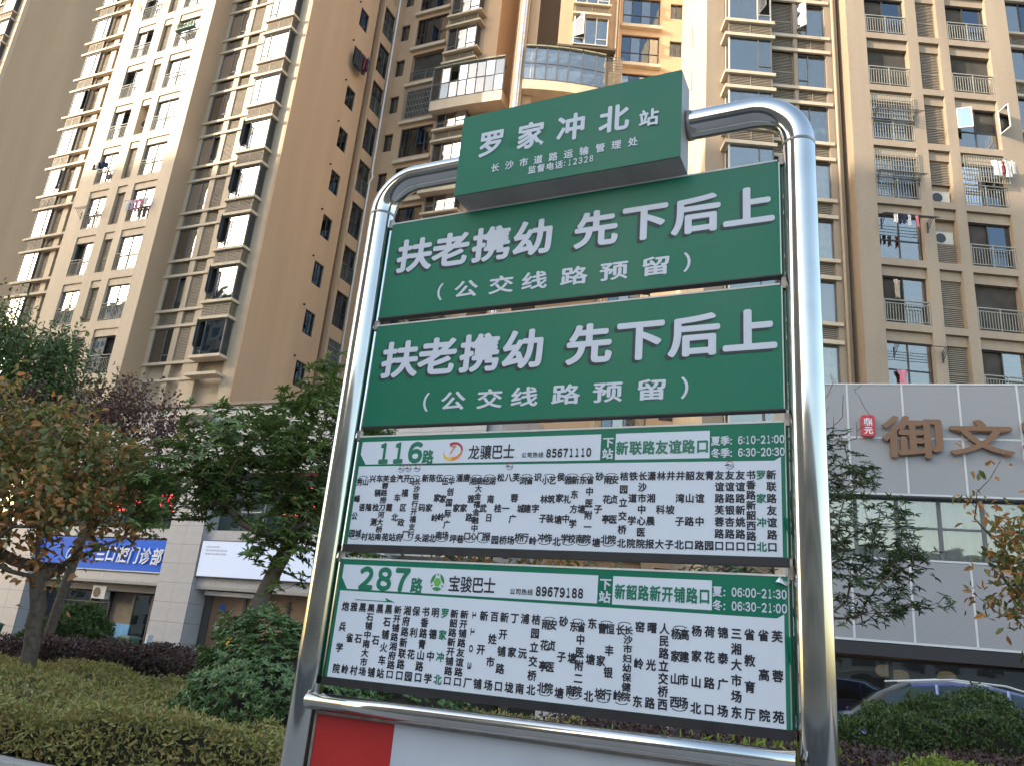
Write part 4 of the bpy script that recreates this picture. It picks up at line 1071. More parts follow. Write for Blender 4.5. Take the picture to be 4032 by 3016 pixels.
# red LED strips inside the first-floor windows
ledm = mat('red_led', (.4, .0, .01), .5, emit=(1, .03, .05), estr=1.3)
def led_sign(x0, x1, z0, z1, seed, label, n=8):
    rr = random.Random(seed); o = empty('led_sign', (*UW((x0+x1)/2, .76), z0), AZ); tag(o, label, 'LED sign'); W_ = (x1-x0)/2
    b = MB(); b.box(-W_, W_, 0, .03, 0, z1-z0); b.obj('panel', mat('led_back', (.03, .01, .012), .4), o)
    b = MB(); b.box(-W_+.05, W_-.05, -.02, 0, .04, .10); b.box(-W_+.05, W_-.05, -.02, 0, z1-z0-.08, z1-z0-.04); b.obj('light_line', ledm, o)
    b = MB(); cw = (2*W_-.3)/n
    for i in range(n):
        cx = -W_+.15+cw*(i+.5)
        for q in range(6):
            a = rr.uniform(-.4, .4); ln = rr.uniform(.12, .42)*cw; px, pz = cx+rr.uniform(-.25, .25)*cw, .25+rr.random()*(z1-z0-.5)
            if rr.random() < .55: b.box(px-ln, px+ln, -.02, 0, pz, pz+.035)
            else: b.box(px, px+.035, -.02, 0, pz-ln, pz+ln)
    b.obj('glowing_strokes', ledm, o)
    return o
led_sign(-8.4, -2.6, 6.55, 7.75, 3, 'glowing red LED sign in the upper window left of the tiled pillar')
led_sign(3.6, 7.2, 6.45, 7.8, 5, 'glowing red LED sign in the upper window behind the green tree', 5)
# bins, standee, boards, ac unit
binm = mat('green_bin_plastic', (.02, .10, .05), .5, noise=.1); lidm = mat('bin_lid', (.10, .16, .13), .5)
def bin_(x, y, label):
    e = empty('wheelie_bin', (*UW(x, y), 0), AZ); tag(e, label, 'bin')
    b = MB(); n = len(b.v); b.v += [(-.26, -.24, .05), (.26, -.24, .05), (.26, .24, .05), (-.26, .24, .05), (-.34, -.3, .86), (.34, -.3, .86), (.34, .3, .86), (-.34, .3, .86)]
    for q in ((0, 3, 2, 1), (4, 5, 6, 7), (0, 1, 5, 4), (1, 2, 6, 5), (2, 3, 7, 6), (3, 0, 4, 7)): b.f.append(tuple(n+i for i in q)); b.m.append(0)
    b.obj('body', binm, e)
    b = MB(); b.box(-.37, .37, -.34, .34, .86, .92); b.box(-.30, .30, -.26, .26, .92, .96); b.obj('lid', lidm, e)
    for sx in (-.27, .27):
        b = MB(); b.tube([(sx-.02, .28, .09), (sx+.02, .28, .09)], .09, 12); b.obj('wheel', alu_dark, e)
bin_(-2.05, -.75, 'green wheelie bin with a pale lid in front of the tiled pillar')
bin_(-10.6, -.9, 'green wheelie bin seen left of the orange tree trunk')
o = MB().box(-.05, .05, -.16, .16, 0, 1.1).obj('leaning_board', mat('board_white', (.55, .58, .62), .5), None); o.location = (*UW(-1.1, -.7), 0); o.rotation_euler = (0, .16, AZ); tag(o, 'narrow pale board leaning beside the wheelie bin', 'board')
o = empty('display_stand', (*UW(-3.55, -.2), 0), AZ); tag(o, 'light blue roll-up display stand at the dark shop door', 'display stand')
b = MB(); b.box(-.85, .75, 0, .04, .05, 1.42); b.obj('banner', mat('blue_banner', (.06, .24, .42), .5, noise=.3, nscale=2), o)
b = MB(); b.box(-.9, .8, -.1, .14, 0, .06); b.obj('base', alu, o)
ac_unit((*UW(-5.9, .45), 2.42), AZ, 'old air conditioner hung under the fascia over the dark shop')

# ================================================================ restaurant front with perforated panels
RS = 24.0
def RPT(u, y): q = DR*u+NR*(RS+y); return (q.x, q.y)
U0 = 4.3
res = empty('restaurant_building', (*RPT(U0, 0), 0), AZR); tag(res, 'restaurant front clad in grey perforated metal panels under the right tower', 'building')
perf = mat('perforated_panel', (.29, .29, .305), .5, metal=.1, noise=.03, nscale=.8)
t_ = perf.node_tree; b_ = t_.nodes['Principled BSDF']; src = b_.inputs['Base Color'].links[0].from_socket
tc = t_.nodes.new('ShaderNodeTexCoord'); vo = t_.nodes.new('ShaderNodeTexVoronoi'); vo.inputs['Scale'].default_value = 26; vo.inputs['Randomness'].default_value = 0
mp = t_.nodes.new('ShaderNodeMapping'); mp.inputs['Rotation'].default_value = (0, R(45), 0); mp.inputs['Scale'].default_value = (1, 0, 1)
t_.links.new(tc.outputs['Object'], mp.inputs[0]); t_.links.new(mp.outputs[0], vo.inputs[0])
mr = t_.nodes.new('ShaderNodeMapRange'); mr.inputs[1].default_value = .30; mr.inputs[2].default_value = .42; mr.inputs[3].default_value = .62; mr.inputs[4].default_value = 1.08
t_.links.new(vo.outputs[0], mr.inputs[0]); mu = t_.nodes.new('ShaderNodeVectorMath'); mu.operation = 'SCALE'
t_.links.new(src, mu.inputs[0]); t_.links.new(mr.outputs[0], mu.inputs['Scale']); t_.links.new(mu.outputs[0], b_.inputs['Base Color'])
jointw = mat('white_panel_joint', (.50, .51, .53), .5, noise=.05)
PW = .0617*RS
px0 = .2096*RS-U0; k0 = -3
def panel(w, h):
    b = MB(); b.box(.03, w-.03, 0, .05, .03, h-.03); return b.mesh('panel', perf)
pms = {}
X0r = -2.6; X1r = 14.0
rows = [((.2843*RS)+CAM_Z, (.3512*RS)+CAM_Z), ((.2164*RS)+CAM_Z, (.2843*RS)+CAM_Z), ((.0516*RS)+CAM_Z, (.1419*RS)+CAM_Z)]
jw = MB()
for ri, (z0, z1) in enumerate(rows):
    off = -.07*PW if ri == 2 else 0
    xs = [px0+off+PW*i for i in range(-8, 9)]
    for i, x in enumerate(xs):
        if x < X0r-.1 or x > X1r: continue
        k = round(z1-z0, 3)
        if k not in pms: pms[k] = panel(PW, z1-z0)
        place('panel', pms[k], res, (x, 0, z0))
        jw.box(x-.028, x+.028, -.012, .05, z0, z1)
    jw.box(X0r, X1r, -.012, .05, z0-.03, z0+.03) if ri != 1 else jw.box(X0r, X1r, -.012, .05, z0-.02, z0+.03)
    jw.box(X0r, X1r, -.014, .05, z1-.02, z1+.03) if ri != 1 else None
jw.obj('panel_joint', jointw, res)['kind'] = 'stuff'
b = MB()
zt = rows[0][1]; b.box(X0r, 14.5, .05, 6, rows[1][0], zt-.02); b.box(X0r, 14.5, .05, 6, rows[2][0], rows[2][1]-.02); b.box(X0r, 14.5, 1.5, 6, rows[2][1], rows[1][0]); b.box(X0r, 14.5, 3.5, 6, 0, rows[2][0])
b.obj('core_wall', conc, res)
b = MB(); b.box(X0r, 14.5, .0, .5, rows[2][0]-.38, rows[2][0]-.05); b.box(8.55*0+7.35, 7.6, .5, .9, 0, rows[2][0]-.38); b.obj('black_lintel', darkbar, res)
zw0, zw1 = rows[2][1]+.02, rows[1][0]-.05
xs = [.24*RS-U0-2.1-1.08*4+1.08*i for i in range(16)]
for x in xs:
    if x > X0r: window(res, x, .28, zw0, 1.08, zw1-zw0, (), ((0, 1, .53),), alu, [glass_mat('frosted_glass', (.90, .92, .92), .08, 1.0)], .5, [(0, mat('pale_roller_blind', (.27, .285, .275), .8), 1.0)])
b = MB(); b.box(X0r, 14.5, .02, .3, zw1-.0, rows[1][0]); b.obj('soffit_strip', alu, res)
# dim dining room behind glass
b = MB(); b.quad((X0r, 3.4, 0), (14, 3.4, 0), (14, 3.4, 2.5), (X0r, 3.4, 2.5)); b.quad((X0r, .5, 2.45), (14, .5, 2.45), (14, 3.4, 2.45), (X0r, 3.4, 2.45)); b.obj('dining_room', mat('dim_interior', (.16, .095, .05), .8, noise=.4, nscale=1.2), res)
for x0, x1 in ((-2.5, .1), (.1, 3.6), (3.6, 7.35), (7.6, 11.5)): window(res, x0, .55, .05, x1-x0, rows[2][0]-.48, (), (), alu_dark, [glass_d], 0, name='shop_window')
lat = MB(); lm = mat('gilded_lattice', (.24, .17, .06), .5)
for j in range(5):
    lat.box(6.2+j*.16, 7.3, .7, .72, 2.25-j*.16, 2.28-j*.16); lat.box(6.2+j*.16+.8*0, 6.23+j*.16, .7, .72, 2.25-j*.16, 2.4-j*.16*0); lat.box(7.27-j*.16, 7.3-j*.16, .7, .72, 1.1+j*.16*0, 2.28)
lat.obj('corner_lattice', lm, res)
for i, (x, y) in enumerate(((.1777*RS-U0+.1, 1.3), (.2498*RS-U0-.1, 1.2), (.205*RS-U0, 2.2))):
    o = empty('lantern', (*RPT(U0+x, y), 2.08-.04*i), AZR)
    tag(o, ['round ribbed lantern hanging left of the car roof peak', 'round ribbed lantern hanging nearest the gilded corner lattice', 'small dim lantern hanging deeper in the dining room'][i], 'lantern', 'lanterns in the restaurant window')
    b = MB(); zz = [(-.16+.032*j) for j in range(11)]; b.tube([(0, 0, z) for z in zz], [.05+.19*math.sqrt(max(0, 1-(z/.165)**2)) for z in zz], 18)
    b.obj('shade', mat('lantern_shade', (.35, .26, .12), .6, emit=(1, .7, .35), estr=.12), o, smooth=True)
    b = MB()
    for j in range(14):
        a = j*math.pi/7; b.tube([(math.cos(a)*(.055+.19*math.sqrt(max(0, 1-(z/.165)**2))), math.sin(a)*(.055+.19*math.sqrt(max(0, 1-(z/.165)**2))), z) for z in zz[::2]], .005, 3)
    b.tube([(0, 0, .16), (0, 0, .40)], .006, 4); b.tube([(0, 0, -.16), (0, 0, -.4)], .012, 4); b.obj('rib', lm, o)
# big brown characters and red seal
def big(ch, u, r_, w, h, label):
    e = empty('sign_character', (*RPT(u*RS, -.16), r_*RS+CAM_Z), AZR); tag(e, label, 'sign letter')
    t = TX(); t.put(ch, 0, 0, w, h, bold=.022)
    o = t.obj('letter', mat('brown_letter', (.17, .085, .04), .5, noise=.05), e); md = o.modifiers.new('depth', 'SOLIDIFY'); md.thickness = .07; md.offset = -1
    b = MB(); b.tube([(-.2, 0, .1), (-.2, .17, .1)], .012, 6); b.tube([(.2, 0, -.1), (.2, .17, -.1)], .012, 6); b.obj('standoff', alu, e)
big('御', .2175, .2845, 1.62, 1.28, 'big brown raised character nearest the red seal on the grey panels')
big('文', .2890, .2850, 1.66, 1.06, 'big brown raised character, second after the red seal')
big('宴', .3625, .2835, 1.6, 1.25, 'big brown raised character cut off by the right edge of the photo')
sl_ = empty('sign_emblem', (*RPT(.169*RS, -.14), .2972*RS+CAM_Z), AZR); tag(sl_, 'red rounded seal emblem with white characters on the grey panels', 'sign')
pl = []
for cx, cz, a0 in ((.11, .24, 0), (-.11, .24, math.pi/2), (-.11, -.24, math.pi), (.11, -.24, 1.5*math.pi)):
    for j in range(5): a = a0+j*math.pi/8; pl.append((cx+.075*math.cos(a), cz+.075*math.sin(a)))
b = MB(); n = len(pl); b.v = [(x, -.03, z) for x, z in pl]+[(x, .1, z) for x, z in pl]; b.f = [tuple(range(n))[::-1], tuple(range(n, 2*n))]+[(i, (i+1) % n, n+(i+1) % n, n+i) for i in range(n)]; b.m = [0]*len(b.f)
b.obj('plate', mat('red_seal_plate', (.42, .012, .02), .35), sl_)
t = TX(); t.put('鼎', 0, .11, .25, .24, bold=.02); t.put('元', 0, -.14, .24, .22, bold=.03); t.obj('seal_characters', letw, sl_, (0, -.033, 0))

# ================================================================ planting
def leaf_mesh_np(P, Dv, Nv, L, Wd, fold=.25, curl=.15):
    """N leaves: base P, along Dv, face Nv; six vertices and two folded quads each"""
    Dv = Dv/np.linalg.norm(Dv, axis=1, keepdims=True)
    Sd = np.cross(Dv, Nv); Sd /= np.maximum(np.linalg.norm(Sd, axis=1, keepdims=True), 1e-6); Nn = np.cross(Sd, Dv)
    L = L[:, None]; Wd = Wd[:, None]
    V = np.stack([P, P+Dv*L*.32+Sd*Wd*.5+Nn*Wd*fold, P+Dv*L*.70+Sd*Wd*.36+Nn*(Wd*fold*.6-L*curl*.4), P+Dv*L-Nn*L*curl,
                  P+Dv*L*.70-Sd*Wd*.36+Nn*(Wd*fold*.6-L*curl*.4), P+Dv*L*.32-Sd*Wd*.5+Nn*Wd*fold], 1)
    return V
def leaves_obj(name, V, tint, m, parent=None):
    n = len(V); me = bpy.data.meshes.new(name)
    me.vertices.add(n*6); me.vertices.foreach_set('co', V.reshape(-1).astype(np.float32))
    idx = np.arange(n)[:, None]*6+np.array([0, 1, 2, 3, 0, 3, 4, 5])[None]
    me.loops.add(n*8); me.loops.foreach_set('vertex_index', idx.reshape(-1).astype(np.int32))
    me.polygons.add(n*2); me.polygons.foreach_set('loop_start', (np.arange(n*2)*4).astype(np.int32)); me.polygons.foreach_set('loop_total', np.full(n*2, 4, np.int32))
    a = me.attributes.new('tint', 'FLOAT', 'POINT'); a.data.foreach_set('value', np.repeat(tint, 6).astype(np.float32))
    me.materials.append(m); me.update(calc_edges=True)
    return link(name, me, parent)
def unit(v): return v/np.maximum(np.linalg.norm(v, axis=-1, keepdims=True), 1e-9)
def skeleton(trunk, targets, rg, kink=.12, pull=1.0):
    """trunk: list of points; grow branches to the targets, each joined to the nearest node so far"""
    nodes = [np.array(p, float) for p in trunk]; par = [-1]+list(range(len(trunk)-1)); first = max(1, int(len(trunk)*.45))
    ends = []
    ref = nodes[-1]
    targets = sorted(targets, key=lambda t: np.linalg.norm(np.array(t)-ref))
    arr = np.array(nodes)
    for t in targets:
        t = np.array(t, float); d = np.linalg.norm(arr-t, axis=1)
        d[:first] += 50; d += np.maximum(0, arr[:, 2]-t[2]+.1)*1.2*pull
        i = int(np.argmin(d)); p = nodes[i]; n = max(2, int(np.linalg.norm(t-p)/.30)); last = i; new = []
        for j in range(1, n+1):
            f = j/n; q = p+(t-p)*f+np.array([0, 0, -.12*math.sin(math.pi*f)*np.linalg.norm(t-p)*.5])
            if j < n: q = q+rg.normal(0, kink*.35, 3)*np.linalg.norm(t-p)*.25
            nodes.append(q); par.append(last); last = len(nodes)-1; new.append(q)
        arr = np.vstack([arr, np.array(new)]); ends.append(last)
    return nodes, par, ends
def wood(nodes, par, r_base, r_tip, trunk_n, e, m, seg=5, pexp=2.3, name='trunk'):
    n = len(nodes); w = np.zeros(n); kids = [[] for _ in range(n)]
    for i, p in enumerate(par):
        if p >= 0: kids[p].append(i)
    for i in range(n-1, -1, -1): w[i] = max(1, sum(w[k] for k in kids[i]))
    rad = r_tip*(w**(1/pexp)); rad *= 1
    sc = r_base/rad[0]; k = np.clip((w-1)/max(w[0]-1, 1), 0, 1); rad = rad*(1+(sc-1)*k**.35)
    b = MB(); used = np.zeros(n, bool)
    for i in range(n):
        for c_ in kids[i]:
            if used[c_]: continue
            path = [i]; cur = c_
            while True:
                path.append(cur); used[cur] = True
                if not kids[cur]: break
                cur = max(kids[cur], key=lambda q: w[q])
                if used[cur]: break
            rr = [min(rad[q], rad[path[1]]*1.05) if q == i and i != 0 else rad[q] for q in path]
            sg = 12 if rad[path[1]] > .045 else (6 if rad[path[1]] > .012 else 4)
            b.tube([nodes[q] for q in path], rr, sg, cap=False)
    return b.obj(name, m, e, smooth=True)
def tree(name, base, trunk, targets, e_label, cat, r_base, leafm, L, Wd, per, singles, rg, r_tip=.006, rosette=False, droop=.25, spread=.28, woodm=None, tintf=None, kink=.12, sing_y=None, group=None, bare=None, pull=1.0):
    e = empty(name, base); tag(e, e_label, cat, group)
    off = np.array(base)
    nodes, par, ends = skeleton([np.array(p)-off for p in trunk], [np.array(t)-off for t in targets], rg, kink, pull)
    wood(nodes, par, r_base, r_tip, len(trunk), e, woodm or bark)
    Ps, Ds, Ns = [], [], []
    nn = np.array(nodes)
    for en in ends:
        if bare is not None and bare(nn[en]+off): continue
        # walk back along the twig
        chain = [en]
        while par[chain[-1]] >= 0 and len(chain) < 3: chain.append(par[chain[-1]])
        tip = nn[en]; prev = nn[chain[-1]]; ax = unit(tip-prev)
        k = rg.poisson(per)+2
        if rosette:
            g = max(1, k//7)
            for q in range(g):
                f = rg.uniform(0, 1)**2 if q else 0
                cpt = tip+(prev-tip)*f+rg.normal(0, spread*.45, 3)*(1 if q else .2)
                m_ = min(8, k)
                ang = rg.uniform(0, 6.28)+np.arange(m_)*6.28/m_+rg.normal(0, .15, m_)
                axq = unit(ax*.6+np.array([0, 0, .8])+rg.normal(0, .25, 3))
                a1 = unit(np.cross(axq, rg.normal(0, 1, 3))); a2 = np.cross(axq, a1)
                dirs = np.cos(ang)[:, None]*a1+np.sin(ang)[:, None]*a2+axq*rg.uniform(.1, .7, m_)[:, None]-np.array([0, 0, droop])
                Ps.append(np.repeat(cpt[None], m_, 0)); Ds.append(dirs); Ns.append(np.repeat(axq[None], m_, 0)+rg.normal(0, .2, (m_, 3)))
        else:
            f = rg.uniform(0, 1, k)[:, None]; P = tip+(prev-tip)*f+rg.normal(0, spread, (k, 3))*np.array([1, 1, .8])
            dirs = ax*.5+rg.normal(0, .8, (k, 3))-np.array([0, 0, droop])
            Ps.append(P); Ds.append(dirs); Ns.append(rg.normal(0, .6, (k, 3))+np.array([0, -.3, .7]))
    P = np.concatenate(Ps); D_ = np.concatenate(Ds); N_ = np.concatenate(Ns); n = len(P)
    Ls = L*rg.uniform(.6, 1.2, n); V = leaf_mesh_np(P, D_, N_, Ls, Ls*Wd/L*rg.uniform(.8, 1.15, n), curl=.18)
    tint = rg.uniform(0, 1, n) if tintf is None else np.clip(tintf(P+off, rg), 0.001, .999)
    # leaves nearest the camera become parts of their own
    if singles:
        d = np.linalg.norm(P+off-np.array([0, 0, CAM_Z]), axis=1); od = np.argsort(d+rg.uniform(0, .8, n)); near = od[:singles]; keep = np.ones(n, bool); keep[near] = False
        shapes = []
        for s_ in range(5):
            fold, curl = rg.uniform(.1, .4), rg.uniform(.05, .35)
            v = leaf_mesh_np(np.zeros((1, 3)), np.array([[0, 1., 0]]), np.array([[0, 0, 1.]]), np.ones(1), np.array([Wd/L*rg.uniform(.85, 1.15)]), fold, curl)[0]
            me = bpy.data.meshes.new('leaf'); me.from_pydata([tuple(q) for q in v], [], [(0, 1, 2, 3), (0, 3, 4, 5)]); me.materials.append(leafm); shapes.append(me)
        for q in near:
            o = bpy.data.objects.new('leaf', shapes[int(rg.integers(5))]); COL.objects.link(o); o.parent = e
            y = unit(D_[q]); x = unit(np.cross(y, N_[q])); z = np.cross(x, y); s_ = Ls[q]
            o.matrix_local = Matrix(((x[0]*s_, y[0]*s_, z[0]*s_, P[q][0]), (x[1]*s_, y[1]*s_, z[1]*s_, P[q][1]), (x[2]*s_, y[2]*s_, z[2]*s_, P[q][2]), (0, 0, 0, 1)))
        V, tint = V[keep], tint[keep]
    o = leaves_obj('crown', V, tint, leafm, e); o['kind'] = 'stuff'
    return e
def blob_targets(rg, n, ells, shell=.45):
    """n points spread through ellipsoids (centre, radii), denser towards their outside"""
    out = []; wts = np.array([e[1][0]*e[1][1]*e[1][2] for e in ells])**.8; wts /= wts.sum()
    for i in range(n):
        c, r_ = ells[rg.choice(len(ells), p=wts)]; v = unit(rg.normal(0, 1, 3)); out.append(np.array(c)+v*np.array(r_)*(rg.uniform(shell, 1)))
    return out
def VP(ax, z_, y): return (ax*y, y, CAM_Z+z_*y)       # position from the direction (x/y, z/y) at distance y

m_orange = leaf_mat('autumn_leaf', [(.085, .125, .03), (.14, .165, .04), (.21, .19, .05), (.32, .19, .05), (.46, .19, .055), (.54, .25, .08), (.38, .24, .11)], .5, .35)
m_green = leaf_mat('green_leaf', [(0.074, 0.128, 0.033), (0.123, 0.185, 0.045), (0.183, 0.242, 0.062), (0.143, 0.198, 0.053)], .35, .2)
m_dkgreen = leaf_mat('camphor_leaf', [(0.045, 0.083, 0.021), (0.075, 0.123, 0.03), (0.112, 0.165, 0.042)], .45, .25)
m_purple = leaf_mat('purple_leaf', [(0.06, 0.024, 0.022), (0.102, 0.042, 0.034), (0.144, 0.066, 0.042), (0.072, 0.036, 0.024), (0.12, 0.06, 0.036)], .5, .2)
m_hedge = leaf_mat('hedge_leaf', [(0.128, 0.145, 0.037), (0.212, 0.222, 0.055), (0.318, 0.29, 0.072), (0.403, 0.341, 0.11), (0.276, 0.239, 0.064), (0.34, 0.204, 0.091)], .5, .3)
m_loro = leaf_mat('loropetalum_leaf', [(.035, .018, .018), (.06, .028, .026), (.085, .04, .032), (.05, .035, .02), (.12, .05, .04)], .5, .15)
m_pitto = leaf_mat('shrub_leaf', [(0.046, 0.1, 0.027), (0.084, 0.154, 0.042), (0.126, 0.208, 0.06), (0.21, 0.27, 0.09)], .32, .2)
m_ole = leaf_mat('narrow_leaf', [(0.052, 0.084, 0.03), (0.082, 0.12, 0.044), (0.129, 0.168, 0.067)], .4, .2)
m_lime = leaf_mat('lime_leaf', [(0.117, 0.195, 0.019), (0.195, 0.263, 0.029), (0.263, 0.292, 0.039), (0.156, 0.214, 0.029)], .45, .35)

rg = np.random.default_rng(11)
# --- orange tree on the left, in the hedge
yA = 11.4
trA = [VP(-.527, -.10, yA), VP(-.528, -.060, yA), VP(-.529, -.035, yA), VP(-.533, -.012, yA), VP(-.533, .006, yA)]
tgA = blob_targets(rg, 330, [((-6.9, 11.3, 3.15), (1.55, 1.6, 1.15)), ((-7.2, 11.8, 4.1), (1.35, 1.4, .95)), ((-5.6, 11.2, 2.9), (.75, .9, .75)), ((-5.75, 11.6, 3.75), (.7, .9, .6)), ((-8.3, 11, 3.0), (1.0, 1.2, 1.3))], .35)
trunkA = trA
def tintA(P, r): 
    h = (P[:, 2]-2.0)/2.6; return np.clip(.03+.55*h+r.normal(0, .2, len(P)), 0, .98)
tree('autumn_tree', (trA[0][0], trA[0][1], .3), trunkA, tgA, 'tree with orange and olive leaves and a many forked trunk rising from the left hedge', 'tree', .105, m_orange, .122, .066, 25, 300, rg, .006, False, .45, .13, tintf=tintA)
# --- dark green camphor behind it
yB = 20
tgB = blob_targets(rg, 420, [((-13.4, 20, 7.6), (1.9, 1.6, 2.1)), ((-11.9, 20, 7.2), (1.3, 1.3, 1.4)), ((-15.6, 20, 7.0), (2.2, 1.8, 2.4)), ((-13.2, 20, 5.6), (2.6, 1.6, 1.5))], .3)
tree('camphor_tree', (-13.6, 20, 0), [(-13.6, 20, 0), (-13.6, 20, 1.6), (-13.5, 20.1, 3.2), (-13.4, 20, 4.6)], tgB, 'tall dark green small leaved tree behind the orange one at the left edge', 'tree', .17, m_dkgreen, .12, .06, 95, 0, rg, .008, False, .2, .26)
# --- purple brown tree between them
tgC = blob_targets(rg, 330, [((-8.0, 16, 5.6), (1.15, 1.3, 1.15)), ((-6.9, 16, 5.0), (.75, 1.0, .95)), ((-9.4, 16, 5.0), (1.3, 1.2, 1.1)), ((-7.4, 16, 4.2), (1.3, 1.2, .9))], .25)
tree('purple_leaf_tree', (-8.2, 16, 0), [(-8.2, 16, 0), (-8.2, 16, 1.3), (-8.1, 16, 2.5), (-8.0, 16, 3.5)], tgC, 'thin purple brown leaved tree between the orange tree and the tower', 'tree', .09, m_purple, .085, .05, 26, 0, rg, .005, False, .3, .16)
# --- green rosette tree with leaning trunk
yD = 11.8
trD = [(-3.62, yD, .3), VP(-.290, -.01, yD), VP(-.286, .006, yD), VP(-.273, .045, yD), VP(-.262, .080, yD), VP(-.252, .108, yD), VP(-.248, .130, yD)]
tgD = blob_targets(rg, 300, [((-3.9, 11.9, 4.1), (1.45, 1.5, 1.0)), ((-2.7, 11.9, 4.5), (1.0, 1.4, 1.05)), ((-4.6, 11.6, 3.5), (.85, 1.1, .7)), ((-2.6, 11.7, 3.1), (1.0, 1.1, .75)), ((-1.5, 12.0, 3.9), (.9, 1.2, .9))], .35)
tree('magnolia_tree', (trD[0][0], trD[0][1], .3), trD, tgD, 'green tree with rosettes of leaves and a smooth leaning trunk left of the sign post', 'tree', .105, m_green, .125, .040, 66, 300, rg, .006, True, .22, .24, woodm=mat('smooth_bark', (.15, .115, .085), .85, noise=.2, nscale=10, bump=.3))
# --- autumn tree behind the boards
yG = 12.5
tgG = blob_targets(rg, 150, [((.2, yG, 3.7), (1.3, 1.0, .95)), ((.9, yG, 2.7), (1.6, 1.0, .6)), ((-.6, yG, 2.8), (.8, .9, .6))], .3)
tree('autumn_tree', (.3, yG, .3), [(.3, yG, .3), (.3, yG, 1.1), (.35, yG, 1.9)], tgG, 'orange leaved tree glimpsed through the gaps between the sign boards', 'tree', .07, m_orange, .13, .065, 11, 150, rg, .005, False, .4, .13, tintf=lambda P, r: np.clip(.35+.2*(P[:, 2]-2.8)+r.normal(0, .2, len(P)), 0, .98))
# --- narrow leaved tree right of the sign, its top bare
yE = 10.5
trE = [(3.95, yE, .3), (3.95, yE, 1.3), (4.0, yE, 2.2), (4.05, yE, 2.8)]
tgE = blob_targets(rg, 230, [((4.65, yE, 3.75), (.85, .8, .75)), ((4.9, yE, 2.85), (.85, .8, .6)), ((4.2, yE, 4.7), (.45, .6, .6)), ((3.0, yE, 3.3), (.9, .7, .8))], .4)
tgE += blob_targets(rg, 70, [((4.2, yE, 5.2), (.9, .8, .75)), ((3.2, yE, 4.3), (1.2, .7, .7))], .4)
tree('oleander_tree', (3.95, yE, .3), trE, tgE, 'narrow leaved dark tree with bare top twigs just right of the sign post', 'tree', .06, m_ole, .098, .022, 34, 200, rg, .004, True, .25, .18, bare=lambda p: p[2] > 4.75+.0*p[0] or (p[0] < 3.7 and p[2] > 3.9), kink=.2)
# --- autumn tree at the right edge
yF = 9.5
tgF = blob_targets(rg, 190, [((6.35, yF, 3.3), (.62, .8, .85)), ((6.7, yF, 2.7), (.85, .8, .75)), ((7.3, yF, 3.4), (.9, .9, 1.0))], .4)
tgF += [VP(.595, .118, yF), VP(.603, .121, yF), VP(.61, .105, yF), VP(.59, .245, yF), VP(.605, .25, yF), VP(.64, .295, yF), VP(.612, .112, yF)]
tree('autumn_tree', (7.3, yF, .3), [(7.3, yF, .3), (7.25, yF, 1.2), (7.1, yF, 1.9)], tgF, 'tree with reddish and olive leaves entering the picture at the right edge', 'tree', .07, m_orange, .125, .055, 13, 250, rg, .005, False, .4, .12, tintf=lambda P, r: np.clip(.12+.28*(P[:, 2]-2.2)+r.normal(0, .2, len(P)), 0, .98))

